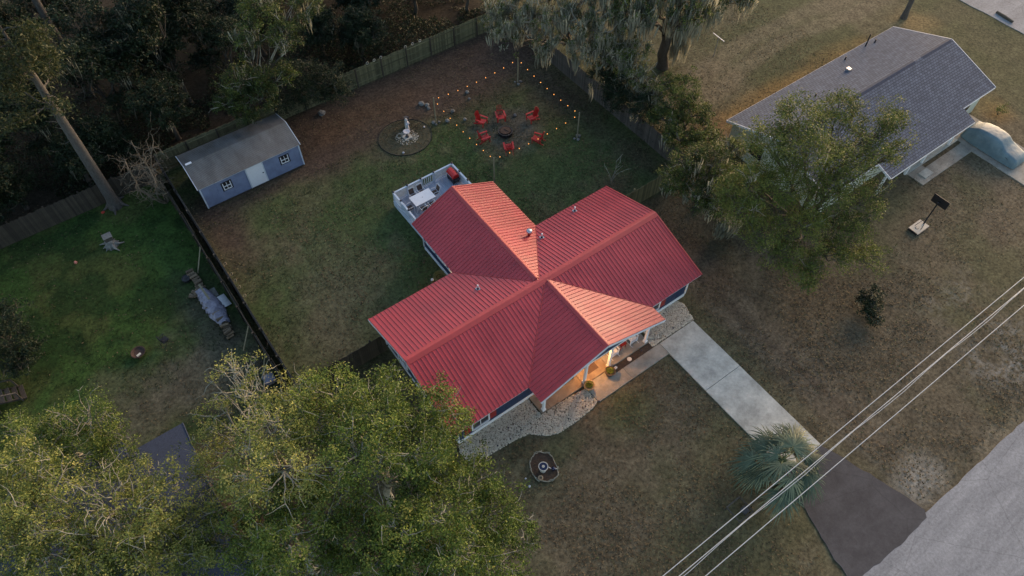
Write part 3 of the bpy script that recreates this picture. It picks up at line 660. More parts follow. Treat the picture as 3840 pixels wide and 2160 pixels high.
MB().box(XF - WF + .4, XF + WF - .4, -5.42, -4.35, 2.44, 2.48).obj('porch_ceiling', 'white', house)
MB().box(9.3, 10.15, -5.25, -4.55, .117, .13).obj('door_mat', 'sling', house)

# lit porch lantern and the rear wall lantern (they give off light in the photograph)
def lantern(name, label, loc, power, col, r=.07):
    t = thing(name, label, 'lamp', loc, 0, 'lit wall and porch lanterns')
    MB().box(-.05, .05, -.05, .05, .12, .22).lathe([(.03, 0), (.08, .0), (.06, .02)], 8, (0, 0, .10)).obj('bracket', 'black', t)
    MB().lathe([(.03, -.10), (r, -.06), (r, .05), (.04, .10)], 10).obj('globe', 'lamp_glow', t, True)
    ld = bpy.data.lights.new('lantern_light', 'POINT'); ld.energy = power; ld.color = col; ld.shadow_soft_size = .12
    lo = bpy.data.objects.new('lantern_light', ld); COL.objects.link(lo); lo.parent = t; lo.location = (0, 0, -.28)
    return t
lantern('porch_lantern', 'glowing ceiling lantern under the front porch', (9.7, -4.95, 2.22), 105, (1.0, .46, .13))
lantern('wall_lantern', 'glowing lantern on the navy wall where the rear wing meets the main house', (XR - 2.88 - .09, 4.95, 2.0), 30, (1.0, .50, .16))

# ================================================================== PORCH FURNITURE AND POTS
def rocker(label, loc, rz):
    t = thing('rocking_chair', label, 'chair', loc, rz, 'white rocking chairs on the porch')
    s = MB()
    for k in range(6): s.box(-.27, .27, -.27 + k * .09, -.19 + k * .09, .42, .445)
    s.obj('seat', 'white', t)
    b = MB()
    for k in range(6):
        x = -.225 + k * .09; b.beam((x, .26, .48), (x, .42, 1.10), .06, .02)
    b.beam((-.29, .42, 1.12), (.29, .42, 1.12), .03, .09).beam((-.29, .27, .50), (.29, .27, .50), .03, .05)
    b.obj('backrest', 'white', t)
    for s_ in (-1, 1):
        MB().beam((s_ * .30, -.27, .66), (s_ * .30, .34, .69), .085, .025).obj('armrest', 'white', t)
        MB().beam((s_ * .28, -.25, .06), (s_ * .28, -.25, .65), .045, .045).obj('leg', 'white', t)
        MB().beam((s_ * .28, .22, .06), (s_ * .28, .42, 1.15), .045, .045).obj('leg', 'white', t)
        MB().tube([(s_ * .28, -.46, .075), (s_ * .28, -.25, .03), (s_ * .28, 0, .018), (s_ * .28, .25, .03), (s_ * .28, .50, .10)], .02, 5).obj('rocker_rail', 'white', t)
    for z in (.16, .28): MB().beam((-.27, -.25, z), (.27, -.25, z), .025, .04).obj('stretcher', 'white', t)
    return t
rocker('white rocking chair beside the lit middle bay of the porch', (11.46, -4.98, .117), math.radians(0))
rocker('white rocking chair near the last porch post by the gravel and driveway', (13.10, -4.94, .117), math.radians(0))
t = thing('side_table', 'small dark red side table between the two white rocking chairs', 'table', (12.28, -4.9, .117))
MB().box(-.24, .24, -.24, .24, .46, .50).obj('table_top', 'shutter', t)
for a in (-1, 1):
    for c_ in (-1, 1): MB().box(a * .20 - .02, a * .20 + .02, c_ * .20 - .02, c_ * .20 + .02, 0, .46).obj('leg', 'shutter', t)
t = thing('porch_bench', 'dark wooden bench against the wall in the stained left bay of the porch', 'bench', (7.9, -4.75, .117))
MB().box(-.5, .5, -.2, .2, .40, .45).obj('seat', 'sling', t)
for a in (-1, 1): MB().box(a * .44 - .03, a * .44 + .03, -.18, .18, 0, .40).obj('leg', 'sling', t)

def leaves_mesh(name, P, size, mat, seed, up=.6, aspect=.5, tint=None):
    rng = np.random.default_rng(seed); V, F = leaf_quads(P, size, rng, up, aspect)
    tn = rng.beta(2, 2.4, len(P)) if tint is None else tint
    return arr_mesh(name, V, F, mat, tn)
def pot(label, loc, r, h, mat, plant_r, seed):
    t = thing('potted_plant', label, 'pot', loc, 0, 'round pots by the porch posts')
    MB().lathe([(r * .68, 0), (r * .98, h * .85), (r * 1.06, h * .86), (r * 1.06, h), (r * .90, h), (r * .86, h * .84), (.02, h * .83)], 20).obj('pot', mat, t, False)
    MB().lathe([(r * .84, h * .80), (.02, h * .90)], 16).obj('soil', 'soil', t)
    rng = np.random.default_rng(seed); n = 160
    a = rng.uniform(0, 6.28, n); rr = plant_r * np.sqrt(rng.random(n)); P = np.stack([rr * np.cos(a), rr * np.sin(a), h * .92 + rng.random(n) * .14], 1)
    put('foliage', leaves_mesh('foliage', P, .10, 'leaf_oak', seed), t)
    return t
pot('tan-rimmed round pot beside the porch post at the gravel edge', (8.74, -5.98, .05), .34, .42, 'pot_tan', .24, 3)
pot('dark brown round pot beside the porch post at the mulch strip', (10.42, -5.98, .05), .33, .42, 'pot', .22, 4)
def ico(name, r, seed, mat, squash=.7):
    rng = random.Random(seed); phi = (1 + 5 ** .5) / 2
    v = [(-1, phi, 0), (1, phi, 0), (-1, -phi, 0), (1, -phi, 0), (0, -1, phi), (0, 1, phi), (0, -1, -phi), (0, 1, -phi), (phi, 0, -1), (phi, 0, 1), (-phi, 0, -1), (-phi, 0, 1)]
    f = [(0, 11, 5), (0, 5, 1), (0, 1, 7), (0, 7, 10), (0, 10, 11), (1, 5, 9), (5, 11, 4), (11, 10, 2), (10, 7, 6), (7, 1, 8), (3, 9, 4), (3, 4, 2), (3, 2, 6), (3, 6, 8), (3, 8, 9), (4, 9, 5), (2, 4, 11), (6, 2, 10), (8, 6, 7), (9, 8, 1)]
    import bmesh
    me = bpy.data.meshes.new(name); bm = bmesh.new()
    bv = [bm.verts.new(p) for p in v]
    for q_ in f: bm.faces.new([bv[i] for i in q_])
    bmesh.ops.subdivide_edges(bm, edges=bm.edges, cuts=1, use_grid_fill=True)
    for q_ in bm.verts:
        q_.co = q_.co.normalized() * r * rng.uniform(.78, 1.18); q_.co.z *= squash
    bm.to_mesh(me); bm.free(); me.materials.append(M[mat]); return me
ROCKS = [ico('rock', .16, k, 'rock') for k in range(5)]
def rock(x, y, s, label, group, k=0, rz=0.0, z=0.0, mesh=None):
    o = put('rock', mesh or ROCKS[k % 5], None, (x, y, z + .05 * s), rz); o.scale = (s, s * .85, s)
    return tag(o, label, 'rock', group)
pale = ico('painted_stone', .12, 21, 'statue', .8)
t = put('garden_stone', pale, None, (11.02, -5.86, .10)); tag(t, 'small white stone ornament in the mulch beside the dark pot', 'ornament')
t = thing('garden_plaque', 'round cream plaque lying in the mulch strip before the porch', 'ornament', (12.15, -5.9, .03))
MB().lathe([(.14, 0), (.15, .03), (.11, .045), (.10, .03), (.02, .03)], 18).obj('disc', 'cream', t); MB().box(-.012, .012, -.10, .10, .03, .05).box(-.10, -.013, -.012, .012, .03, .05).box(.013, .10, -.012, .012, .03, .05).obj('spoke', 'cream', t)
def stake(x, y, label, h=.28, grp='solar stake lights round the gravel bed'):
    t = thing('stake_light', label, 'lamp', (x, y, 0), 0, grp)
    MB().tube([(0, 0, -.02), (0, 0, h)], .012, 5).obj('stake', 'black', t)
    MB().lathe([(.035, h - .06), (.05, h - .02), (.055, h + .02), (.01, h + .045)], 8).obj('head', 'dark_cap', t)
SL = 'short black solar stake light standing in the pale gravel'
for x, y in ((3.06, -5.3), (3.6, -5.85), (2.75, -5.95), (1.9, -5.85), (1.0, -5.75), (6.35, -6.95), (7.7, -6.9), (15.9, -5.9)): stake(x, y, SL)
stake(8.55, -7.15, 'black path light at the free corner of the walkway', .36)
stake(13.1, -5.95, 'short black stake light standing in the brown mulch strip')

# bare shrub in front of the porch slab
def twig_bush(name, label, loc, h, n, mat, seed, spread=.6, r=.012, leafy=0, leafmat_='leaf_olive', cat='shrub', group=None):
    rng = random.Random(seed); t = thing(name, label, cat, loc, 0, group); b = MB(); tips = []
    for i in range(n):
        a = rng.uniform(0, 6.28); s = rng.uniform(.2, 1) * spread; p = Vector((0, 0, -.03)); path = [p.copy()]
        d = Vector((math.cos(a) * s, math.sin(a) * s, 1)).normalized()
        L = h * rng.uniform(.6, 1.1); k = 4
        for j in range(k):
            d = (d + Vector((rng.uniform(-.3, .3), rng.uniform(-.3, .3), rng.uniform(-.15, .15)))).normalized(); p = p + d * L / k; path.append(p.copy())
            if j > 0:
                e = (d + Vector((rng.uniform(-.9, .9), rng.uniform(-.9, .9), rng.uniform(-.2, .5)))).normalized()
                q_ = p + e * L * rng.uniform(.15, .35); b.tube([p, (p + q_) / 2 + Vector((0, 0, .03)), q_], [r * .5, r * .4, r * .2], 4, 0, False); tips.append(q_)
        b.tube(path, [r, r * .8, r * .6, r * .45, r * .25], 5, 0, False); tips.append(p)
    b.obj('branches', mat, t)
    if leafy:
        rg = np.random.default_rng(seed); T = np.array([tuple(q_) for q_ in tips]); P = T[rg.integers(0, len(T), leafy)] + rg.normal(size=(leafy, 3)) * .12 * h
        P[:, 2] = np.maximum(P[:, 2], .03)
        put('foliage', leaves_mesh('foliage', P, .09, leafmat_, seed), t)
    return t
twig_bush('bare_shrub', 'bare twiggy shrub in the gravel beside the first porch post', (6.1, -5.95, 0), 1.3, 5, 'bark_dead', 5, .8, .016)

# ring bed with urn in the front lawn
ring = [(2.72, -7.96), (2.95, -7.68), (3.41, -7.47), (3.79, -7.58), (4.08, -7.91), (4.12, -8.25), (3.98, -8.92), (3.72, -9.31), (3.3, -9.38), (2.91, -9.19), (2.61, -8.89), (2.59, -8.35)]
sheet('mulch_bed', ring[::-1], .03, 'mulch')
t = thing('twig_ring', 'woven ring of bent twigs edging the round mulch bed in the front lawn', 'edging', (0, 0, 0))
rr = random.Random(3)
for i in range(len(ring)):
    a, b_ = Vector((*ring[i], .08)), Vector((*ring[(i + 1) % len(ring)], .08))
    for k in range(2):
        e = (b_ - a) * .15
        pts = [a - e, a.lerp(b_, .33), a.lerp(b_, .66), b_ + e]
        pts = [p + Vector((rr.uniform(-.05, .05), rr.uniform(-.05, .05), rr.uniform(-.04, .08))) for p in pts]
        MB().tube(pts, [.018, .022, .02, .014], 5).obj('twig', 'bark_pale', t)
t = thing('garden_urn', 'stone urn topped with a dark blue dish in the round mulch bed', 'urn', (3.2, -8.55, .03))
MB().lathe([(.17, 0), (.18, .04), (.13, .08), (.16, .25), (.21, .42), (.19, .52)], 18).obj('pedestal', 'urn', t, True)
u = MB().lathe([(.20, .52), (.27, .55), (.29, .60), (.255, .605)], 24).obj('bowl', 'urn', t); MB().lathe([(.25, .59), (.24, .606), (.09, .606)], 24).obj('glazed_dish', 'blue_plate', t); MB().lathe([(.085, .60), (.08, .625), (.04, .625)], 16).obj('boss', 'urn', t)
t = thing('ring_pot', 'small yellow ring-shaped pot at the edge of the twig-edged bed', 'pot', (2.78, -8.86, .03)); MB().lathe([(.12, 0), (.16, .14), (.155, .16), (.08, .15), (.07, .06), (.01, .05)], 16).obj('pot', 'pot_tan', t, True)
t = thing('watering_can', 'blue watering jug lying by the twig ring of the front bed', 'jug', (3.72, -8.85, .03), .8); MB().lathe([(.10, 0), (.12, .15), (.06, .24)], 14).obj('body', 'blue_plate', t, True); MB().tube([(0, .10, .06), (0, .2, .15), (0, .27, .22)], [.03, .025, .04], 7).obj('spout', 'statue', t); MB().tube([(0, -.08, .2), (0, -.2, .16), (0, -.12, .05)], .014, 5).obj('handle', 'statue', t)
rock(2.1, -8.35, .5, 'small white stone on the front lawn beside the twig-edged bed', None, 0, 0, 0, pale); rock(2.0, -8.85, .7, 'second pale stone on the front lawn by the twig-edged bed', None, 1, .5, 0, pale)

# ================================================================== SHED
shed = thing('garden_shed', 'pale blue garden shed with a grey corrugated roof by the back fence', 'shed', (0, 0, 0))
sx0, sx1, sy0, sy1 = -4.58, 3.17, 22.02, 26.0
c_ = MB(); vs_ = []
for x in (sx0, sx1): vs_ += [(x, sy0, .1), (x, sy1, .1), (x, sy1, 2.14), (x, 24.0, 2.80), (x, sy0, 2.16)]
c_.add(vs_, [(0, 1, 2, 3, 4), (9, 8, 7, 6, 5), (0, 4, 9, 5), (4, 3, 8, 9), (3, 2, 7, 8), (2, 1, 6, 7), (0, 5, 6, 1)]); c_.obj('wall', 'shed_blue', shed)
n = 7; w = (sx1 - sx0) / n
for i in range(n): 
    a, b_ = sx0 + i * w + .006, sx0 + (i + 1) * w - .006
    if b_ < -1.16 or a > .24: MB().box(a, b_, sy0 - .02, sy0 - .001, .16, 2.12).obj('siding_panel', 'shed_blue', shed)
for a, b_ in ((sx0 + 3 * w + .006 - .0, -1.17), (.25, sx0 + 5 * w - .006)):
    if b_ - a > .05: MB().box(a, b_, sy0 - .02, sy0 - .001, .16, 2.12).obj('siding_panel', 'shed_blue', shed)
MB().box(sx0 - .03, sx1 + .03, sy0 - .05, sy1 + .02, .0, .10).obj('skid_base', 'fence_dark', shed)
for x in (sx0 - .02, sx1 + .02): MB().box(x - .045, x + .045, sy0 - .065, sy0 - .022, .10, 2.12).obj('corner_board', 'deck_rail', shed)
MB().box(sx0 - .1, sx1 + .1, sy0 - .11, sy0 - .07, 2.12, 2.20).obj('fascia', 'deck_rail', shed)
r_ = MB()
def corr(y0, z0, y1, z1):
    N = int((sx1 - sx0 + .3) / .042); xs2 = np.linspace(sx0 - .15, sx1 + .15, N); o = len(r_.v)
    for i, x in enumerate(xs2):
        h = .012 * (1 if i % 2 else -1)
        r_.v += [(x, y0, z0 + h), (x, y1, z1 + h)]
    for i in range(N - 1): r_.f.append([o + 2 * i, o + 2 * i + 2, o + 2 * i + 3, o + 2 * i + 1]); r_.m.append(0)
corr(sy0 - .16, 2.20, 24.0, 2.895); corr(24.0, 2.893, sy1 + .16, 2.17)
r_.obj('roof', 'shed_roof', shed)
for x in (sx0 - .16, sx1 + .16):
    MB().beam((x, sy0 - .16, 2.19), (x, 24, 2.88), .04, .07).beam((x, 24.02, 2.875), (x, sy1 + .16, 2.16), .04, .07).obj('rake_trim', 'deck_rail', shed)
MB().box(-4.55, -4.1, 23.9, 24.1, 2.915, 2.94).obj('ridge_patch', 'white', shed)
MB().add([(1.75, 22.8, 2.49), (2.0, 22.75, 2.475), (2.05, 22.95, 2.54), (1.85, 23.05, 2.57)], [(0, 1, 2, 3)]).obj('roof_patch', 'black', shed)
dr = MB().box(-1.08, .16, sy0 - .05, sy0 - .021, .14, 2.06).obj('door', 'white', shed)
for a, b_ in ((-1.16, -1.09), (.17, .24)): MB().box(a, b_, sy0 - .055, sy0 - .021, .12, 2.10).obj('door_frame', 'deck_rail', shed)
MB().lathe([(.02, 0), (.05, .0), (.05, .03), (.02, .04)], 8, (.03, sy0 - .08, 1.1)).obj('handle', 'black', dr)
for wx in (-2.72, 1.88):
    fr_ = MB().box(wx - .40, wx + .40, sy0 - .045, sy0 - .021, .98, 1.80).obj('window', 'black', shed)
    for u0, u1, z0, z1 in ((-.31, -.25, 1.06, 1.72), (.25, .31, 1.06, 1.72), (-.25, .25, 1.06, 1.13), (-.25, .25, 1.37, 1.43), (-.02, .02, 1.13, 1.37), (-.02, .02, 1.43, 1.72)):
        MB().box(wx + u0, wx + u1, sy0 - .07, sy0 - .046, z0, z1).obj('frame', 'white', fr_)

# ================================================================== FENCES
def fence(label, p0, p1, h, mat, side, step=2.44, post_h=None, w=.142, rails=True, jitter=.02, rail_z=(.35, 1.0, 1.6), seed=0, stagger=0.0, postmat=None):
    """board fence from p0 to p1; side = +1/-1: the side (left/right of the run) with posts and rails"""
    rg = random.Random(seed); a, b_ = Vector(p0), Vector(p1); L = (b_ - a).length; d = (b_ - a) / L
    ang = math.atan2(d.y, d.x)
    t = thing('board_fence', label, 'fence', (a.x, a.y, 0), ang, 'wooden board fences round the yards')
    board = MB().box(.004, w - .004, -.011, .011, -.05, h).mesh('picket', mat)
    n = int(L / w)
    for i in range(n):
        sec = int(i * w / step); off = stagger * ((sec % 3) - 1)
        o = put('picket', board, t, (i * w, off + rg.uniform(-.004, .004), 0), 0)
        o.scale = (1, 1, 1 + rg.uniform(-jitter, jitter)); o.rotation_euler = (0, rg.uniform(-.004, .004), 0)
    pm = MB().box(-.05, .05, -.05, .05, -.1, post_h or h + .05).mesh('post', postmat or mat)
    k = int(L / step) + 1
    for i in range(k): put('post', pm, t, (min(i * step, L - .05), side * .115, 0))
    if rails:
        for z in rail_z:
            for i in range(k):
                x0 = i * step + .052; x1 = min((i + 1) * step - .052, L)
                if x1 - x0 > .2: MB().box(x0, x1, side * .062 - .035 if side > 0 else -.062 - .035 + .0, side * .062 + .035, z - .03, z + .03).obj('rail', mat, t)
    return t
fence('olive board fence closing the back of the yard, posts facing the fire pit', (-6.0, 27.75), (26.4, 27.75), 1.83, 'fence', -1, seed=1, postmat='fence_dark')
fence('weathered board fence on the side of the fire pit yard towards the grey-roofed house', (26.4, 27.6), (26.4, 3.9), 1.83, 'fence_grey', 1, seed=2)
fence('board fence along the lawn, facing the blue shed end of the narrow dark gap', (-5.95, 3.85), (-5.95, 27.6), 1.80, 'fence_grey', 1, seed=3)
fence('stepped dark board fence bordering the green lawn with the firewood stack', (-6.45, 3.9), (-6.45, 26.9), 1.72, 'fence_dark', 1, seed=4, stagger=.05)
fence('short dark board fence joining the navy wall to the narrow fence gap', (-5.8, 3.80), (-.35 + .5, 3.80), 1.80, 'fence_dark', 1, seed=5)
fence('short pale board fence between the house and the mossy trees', (18.5, 3.78), (26.2, 3.78), 1.80, 'fence', 1, seed=6, rails=True)
fence('leaning dark plank fence at the end of the green lawn under the pines', (-24, 27.15), (-6.7, 27.15), 1.80, 'fence_dark', 1, seed=7, jitter=.03)
# rings hung on fence tops
ringm = MB(); 
pts = [(.11 * math.cos(a), 0, .11 * math.sin(a)) for a in np.linspace(0, 2 * math.pi, 13)]
ringm = ringm.tube(pts, .022, 6, 0, False).mesh('fence_ring', 'stone_pale', True)
for k, x in enumerate((12.3, 12.95, 13.6, 16.0, 16.7, 17.45)):
    o = put('fence_ring', ringm, None, (x, 27.70, 1.83 + .10)); tag(o, 'pale rope ring set on top of the olive back fence', 'ring', 'rope rings on the back fence')
ringb = MB().tube([(p[1], p[0], p[2]) for p in pts], .016, 6, 0, False).mesh('fence_ring', 'pot_tan', True)
for y in (14.95, 13.9, 13.25, 12.6, 11.75):
    o = put('fence_ring', ringb, None, (-5.78, y, 1.70)); o.rotation_euler = (0, 1.15, 0); tag(o, 'tan hoop hung on the lawn side of the fence gap', 'ring', 'hoops on the fence by the gap')
def plank(label, p0, p1, w=.09, h=.04, mat='pole_wood', cat='plank', group=None, name='plank'):
    m_ = MB().beam(p0, p1, w, h); o = m_.obj(name, mat); return tag(o, label, cat, group)
BR = 'wooden brace leaning from the green lawn against the stepped dark fence'
for a, b_ in (((-7.55, 16.8, .02), (-6.53, 17.5, 1.55)), ((-7.55, 9.15, .02), (-6.53, 9.6, 1.5)), ((-7.3, 6.75, .02), (-6.53, 7.1, 1.5))):
    plank(BR, a, b_, group='braces against the dark fence')

# ================================================================== DECK
DZ = .52
deck = thing('rear_deck', 'pale blue-grey painted deck with lattice railing behind the rear wing', 'deck', (0, 0, 0))
x0, x1, y0, y1 = 6.72, 11.86, 9.45, 14.18
nb = 36; w = (x1 - x0) / nb
bmsh = MB().box(.004, w - .004, y0, y1, DZ - .035, DZ).mesh('deck_board', 'deck')
for i in range(nb): put('deck_board', bmsh, deck, (x0 + i * w, 0, random.uniform(-.002, .002)))
MB().box(x0 + .02, x1 - .02, y0 + .02, y1 - .02, DZ - .22, DZ - .04).obj('joists', 'fence_dark', deck)
MB().box(x0 - .035, x0 - .003, y0, y1 + .03, .02, DZ + .01).obj('skirt', 'deck_rail', deck); MB().box(x0 - .035, x1 + .035, y1 + .032, y1 + .064, .02, DZ + .01).obj('skirt', 'deck_rail', deck); MB().box(x1 + .003, x1 + .035, y0, y1 + .03, .02, DZ + .01).obj('skirt', 'deck_rail', deck)
RT = DZ + .92
posts = [(6.76, 14.14), (7.92, 14.14), (9.08, 14.14), (10.2, 14.14), (11.82, 14.14), (6.76, 13.1), (6.76, 12.0), (6.76, 10.9), (6.76, 9.9), (11.82, 13.1), (11.82, 12.0), (11.82, 10.9)]
for px, py in posts:
    p = MB().box(px - .05, px + .05, py - .05, py + .05, .0, RT + .06).obj('railing_post', 'deck_rail', deck)
    MB().lathe([(.075, 0), (.085, .05), (.05, .10), (.02, .12)], 8, (px, py, RT + .062)).obj('solar_cap', 'dark_cap', p)
def rail_bay(a, b_, kind):
    a = Vector((*a, 0)); b_ = Vector((*b_, 0)); d = (b_ - a).normalized(); a2 = a + d * .052; b2 = b_ - d * .052; L = (b2 - a2).length
    up = Vector((0, 0, 1))
    MB().beam(a2 + up * RT, b2 + up * RT, .13, .04).obj('handrail', 'deck_rail', deck)
    MB().beam(a2 + up * (DZ + .10), b2 + up * (DZ + .10), .04, .08).obj('bottom_rail', 'deck_rail', deck)
    m_ = MB(); zb, zt = DZ + .14, RT - .02; H = zt - zb
    if kind == 'lattice':
        st = .14; k = -H
        while k < L:
            for sgn in (1, -1):
                u0, u1 = max(0, k), min(L, k + H)
                if u1 - u0 > .02:
                    za, zb2 = (zb + (u0 - k), zb + (u1 - k)) if sgn > 0 else (zt - (u0 - k), zt - (u1 - k))
                    n_ = d.cross(up) * (.008 * sgn)
                    m_.beam(a2 + d * u0 + up * za + n_, a2 + d * u1 + up * zb2 + n_, .012, .042)
            k += st
        m_.obj('lattice', 'white', deck)
    else:
        nn = max(3, int(L / .16))
        for i in range(nn): 
            q_ = a2 + d * (L * (i + .5) / nn); m_.beam(q_ + up * zb, q_ + up * zt, .12, .02)
        m_.obj('board_infill', 'deck_rail', deck)
bays = [(0, 1, 'lattice'), (1, 2, 'lattice'), (2, 3, 'board'), (3, 4, 'lattice'), (0, 5, 'lattice'), (5, 6, 'board'), (6, 7, 'board'), (7, 8, 'board'), (4, 9, 'board'), (9, 10, 'board'), (10, 11, 'board')]
for a, b_, k in bays: rail_bay(posts[a], posts[b_], k)
# steps on the right of the deck
for k in range(2): MB().box(x1 + .04 + k * .30, x1 + .33 + k * .30, 10.0, 10.8, DZ - .17 * (k + 1) - .04, DZ - .17 * (k + 1)).box(x1 + .05 + k * .30, x1 + .32 + k * .30, 10.02, 10.78, 0, DZ - .17 * (k + 1) - .042).obj('step', 'deck', deck)
# table and chairs
t = thing('patio_table', 'rectangular white patio table on the grey deck', 'table', (8.33, 12.72, DZ))
MB().box(-.83, .83, -.52, .52, .69, .72).obj('table_top', 'white', t); MB().lathe([(.03, .721), (.03, .728)], 8).obj('parasol_hole', 'black', t)
for a in (-1, 1):
    for c2 in (-1, 1): MB().box(a * .76 - .025, a * .76 + .025, c2 * .45 - .025, c2 * .45 + .025, 0, .69).obj('leg', 'white', t)
def patio_chair_proto():
    t = thing('patio_chair', 'x', 'chair', (0, 0, 0), 0, 'white-framed patio chairs round the deck table')
    parts = []
    parts.append(MB().box(-.22, .22, -.22, .20, .41, .43).obj('seat', 'sling', t))
    b = MB(); b.add([(-.20, .22, .48), (.20, .22, .48), (.20, .34, .90), (-.20, .34, .90), (-.20, .235, .478), (.20, .235, .478), (.20, .355, .898), (-.20, .355, .898)], [(0, 1, 2, 3), (7, 6, 5, 4), (0, 4, 5, 1), (1, 5, 6, 2), (2, 6, 7, 3), (3, 7, 4, 0)])
    parts.append(b.obj('backrest', 'sling', t))
    parts.append(MB().tube([(-.24, .20, .43), (-.24, .36, .92), (-.15, .38, .98), (.15, .38, .98), (.24, .36, .92), (.24, .20, .43)], .018, 6).obj('back_frame', 'white', t))
    for s_ in (-1, 1):
        parts.append(MB().tube([(s_ * .25, -.24, 0), (s_ * .25, -.23, .60), (s_ * .25, -.15, .65), (s_ * .25, .24, .62)], .018, 6).obj('leg', 'white', t))
        parts.append(MB().tube([(s_ * .25, .30, 0), (s_ * .245, .20, .42)], .018, 6).obj('leg', 'white', t))
    parts.append(MB().tube([(-.24, -.22, .41), (.24, -.22, .41)], .015, 6).obj('front_rail', 'white', t))
    return t, parts
pc, pcp = patio_chair_proto()
CH = [((7.98, 13.42), 0, 'white-framed patio chair against the lattice, at the table half away from the grill'),
      ((8.68, 13.42), 0, 'white-framed patio chair against the lattice, at the table half towards the grill'),
      ((9.46, 12.85), -90, 'white-framed patio chair at the table end facing the red grill'),
      ((7.18, 12.62), 90, 'white-framed patio chair at the table end beside the low board railing'),
      ((7.92, 11.98), 180, 'white-framed patio chair on the house side of the deck table, away from the grill'),
      ((8.66, 11.98), 180, 'white-framed patio chair half under the red roof edge at the deck table')]
for k, ((x, y), rz, lb) in enumerate(CH):
    if k == 0: pc.location = (x, y, DZ); pc['label'] = lb; pc.rotation_euler = (0, 0, math.radians(rz))
    else: copy_thing(pc, pcp, (x, y, DZ), math.radians(rz), 1.0, lb)
# grill
g = thing('barbecue_grill', 'red-lidded barbecue grill on a black cart in the deck corner', 'grill', (11.42, 13.42, DZ))
MB().box(-.26, .26, -.42, .42, .12, .62).obj('cart', 'black', g)
for a in (-1, 1):
    for c2 in (-1, 1): MB().tube([(a * .22, c2 * .38, 0), (a * .22, c2 * .38, .12)], .035, 8).obj('wheel', 'black', g)
lid = MB(); prof = [(-.28, .62), (-.28, .72), (-.22, .86), (-.08, .95), (.10, .95), (.22, .86), (.28, .70), (.28, .62)]
vs_ = [(x, y, z) for y in (-.46, .46) for x, z in prof]; n = len(prof)
lid.add(vs_, [list(range(n)), list(range(2 * n - 1, n - 1, -1))] + [[i, n + i, n + (i + 1) % n, (i + 1) % n] for i in range(n)]); lid.obj('lid', 'grill_red', g)
MB().tube([(-.30, -.3, .74), (-.34, -.3, .76), (-.34, .3, .76), (-.30, .3, .74)], .014, 6).obj('handle', 'galv', g)
MB().box(-.24, .24, -.72, -.47, .58, .62).obj('side_shelf', 'black', g)

# ================================================================== FIRE PIT AND RED CHAIRS
def adirondack_proto():
    t = thing('adirondack_chair', 'x', 'chair', (0, 0, 0), 0, 'red garden chairs round the fire pit'); P = []
    s = MB()
    for k in range(6):
        f = k / 5; y = -.30 + .50 * f; z = .38 - .12 * f; s.beam((-.27, y, z), (.27, y, z), .088, .022)
    P.append(s.obj('seat', 'chair_red', t))
    b = MB()
    for k in range(5):
        x = -.20 + k * .10; h = .92 + .10 * math.cos((k - 2) * .75); z0 = .24
        b.beam((x * .85, .22, z0), (x * 1.12, .22 + .33 * (h / 1.0), z0 + h * .86), .02, .094)
    b.beam((-.27, .42, .62), (.27, .42, .62), .02, .06)
    P.append(b.obj('backrest', 'chair_red', t))
    for s_ in (-1, 1):
        P.append(MB().beam((s_ * .35, -.36, .575), (s_ * .33, .42, .545), .13, .024).obj('armrest', 'chair_red', t))
        P.append(MB().beam((s_ * .31, -.31, 0), (s_ * .31, -.31, .56), .028, .10).obj('leg', 'chair_red', t))
        P.append(MB().beam((s_ * .28, -.34, .37), (s_ * .28, .62, .03), .025, .09).obj('leg', 'chair_red', t))
        P.append(MB().beam((s_ * .31, .36, .16), (s_ * .31, .40, .535), .025, .06).obj('arm_support', 'chair_red', t))
    return t, P
ad, adp = adirondack_proto()
pitx, pity = 17.88, 15.70
AD = [(17.0, 17.75, 'red plastic garden chair across the fire pit, next to the statue side of the yard'), (18.55, 17.3, 'red plastic garden chair between the fire pit and the pole under the moss'),
      (20.55, 15.72, 'red plastic garden chair by the fire pit on the side of the right-hand board fence'), (16.1, 16.05, 'red plastic garden chair on the lawn edge between the fire pit and the garden circle'),
      (16.98, 14.0, 'red plastic garden chair with its back to the deck'), (19.4, 13.5, 'red plastic garden chair with its back to the light pole of the rock base')]
for k, (x, y, lb) in enumerate(AD):
    rz = math.atan2(pity - y, pitx - x) + math.pi / 2
    if k == 0: ad.location = (x, y, 0); ad.rotation_euler = (0, 0, rz); ad['label'] = lb
    else: copy_thing(ad, adp, (x, y, 0), rz, 1.0, lb)
fp = thing('fire_pit', 'round black iron fire pit amid the red chairs', 'fire pit', (pitx, pity, 0))
MB().lathe([(.50, 0), (.56, .03), (.56, .30), (.60, .31), (.60, .34), (.50, .34), (.48, .10), (.05, .08)], 24).obj('ring', 'black', fp, False)
for k in range(12):
    a = k * math.pi / 6; MB().obox((.565 * math.cos(a), .565 * math.sin(a), .17), (.03, .05, .26), Matrix.Rotation(a, 3, 'Z')).obj('rib', 'black', fp)
MB().lathe([(.47, .09), (.40, .16), (.02, .20)], 18).obj('ash', 'rust', fp)
rr = random.Random(9)
for k in range(6):
    a = rr.uniform(0, 3.14); c2 = Vector((rr.uniform(-.15, .15), rr.uniform(-.15, .15), .22 + .03 * k)); d = Vector((math.cos(a), math.sin(a), rr.uniform(-.1, .1))) * .24
    MB().tube([c2 - d, c2 + d], .045, 7).obj('log', 'log' if k < 2 else 'rust', fp)
MB().lathe([(.44, .36), (.44, .375), (.43, .375)], 20).obj('grate_rim', 'rust', fp)

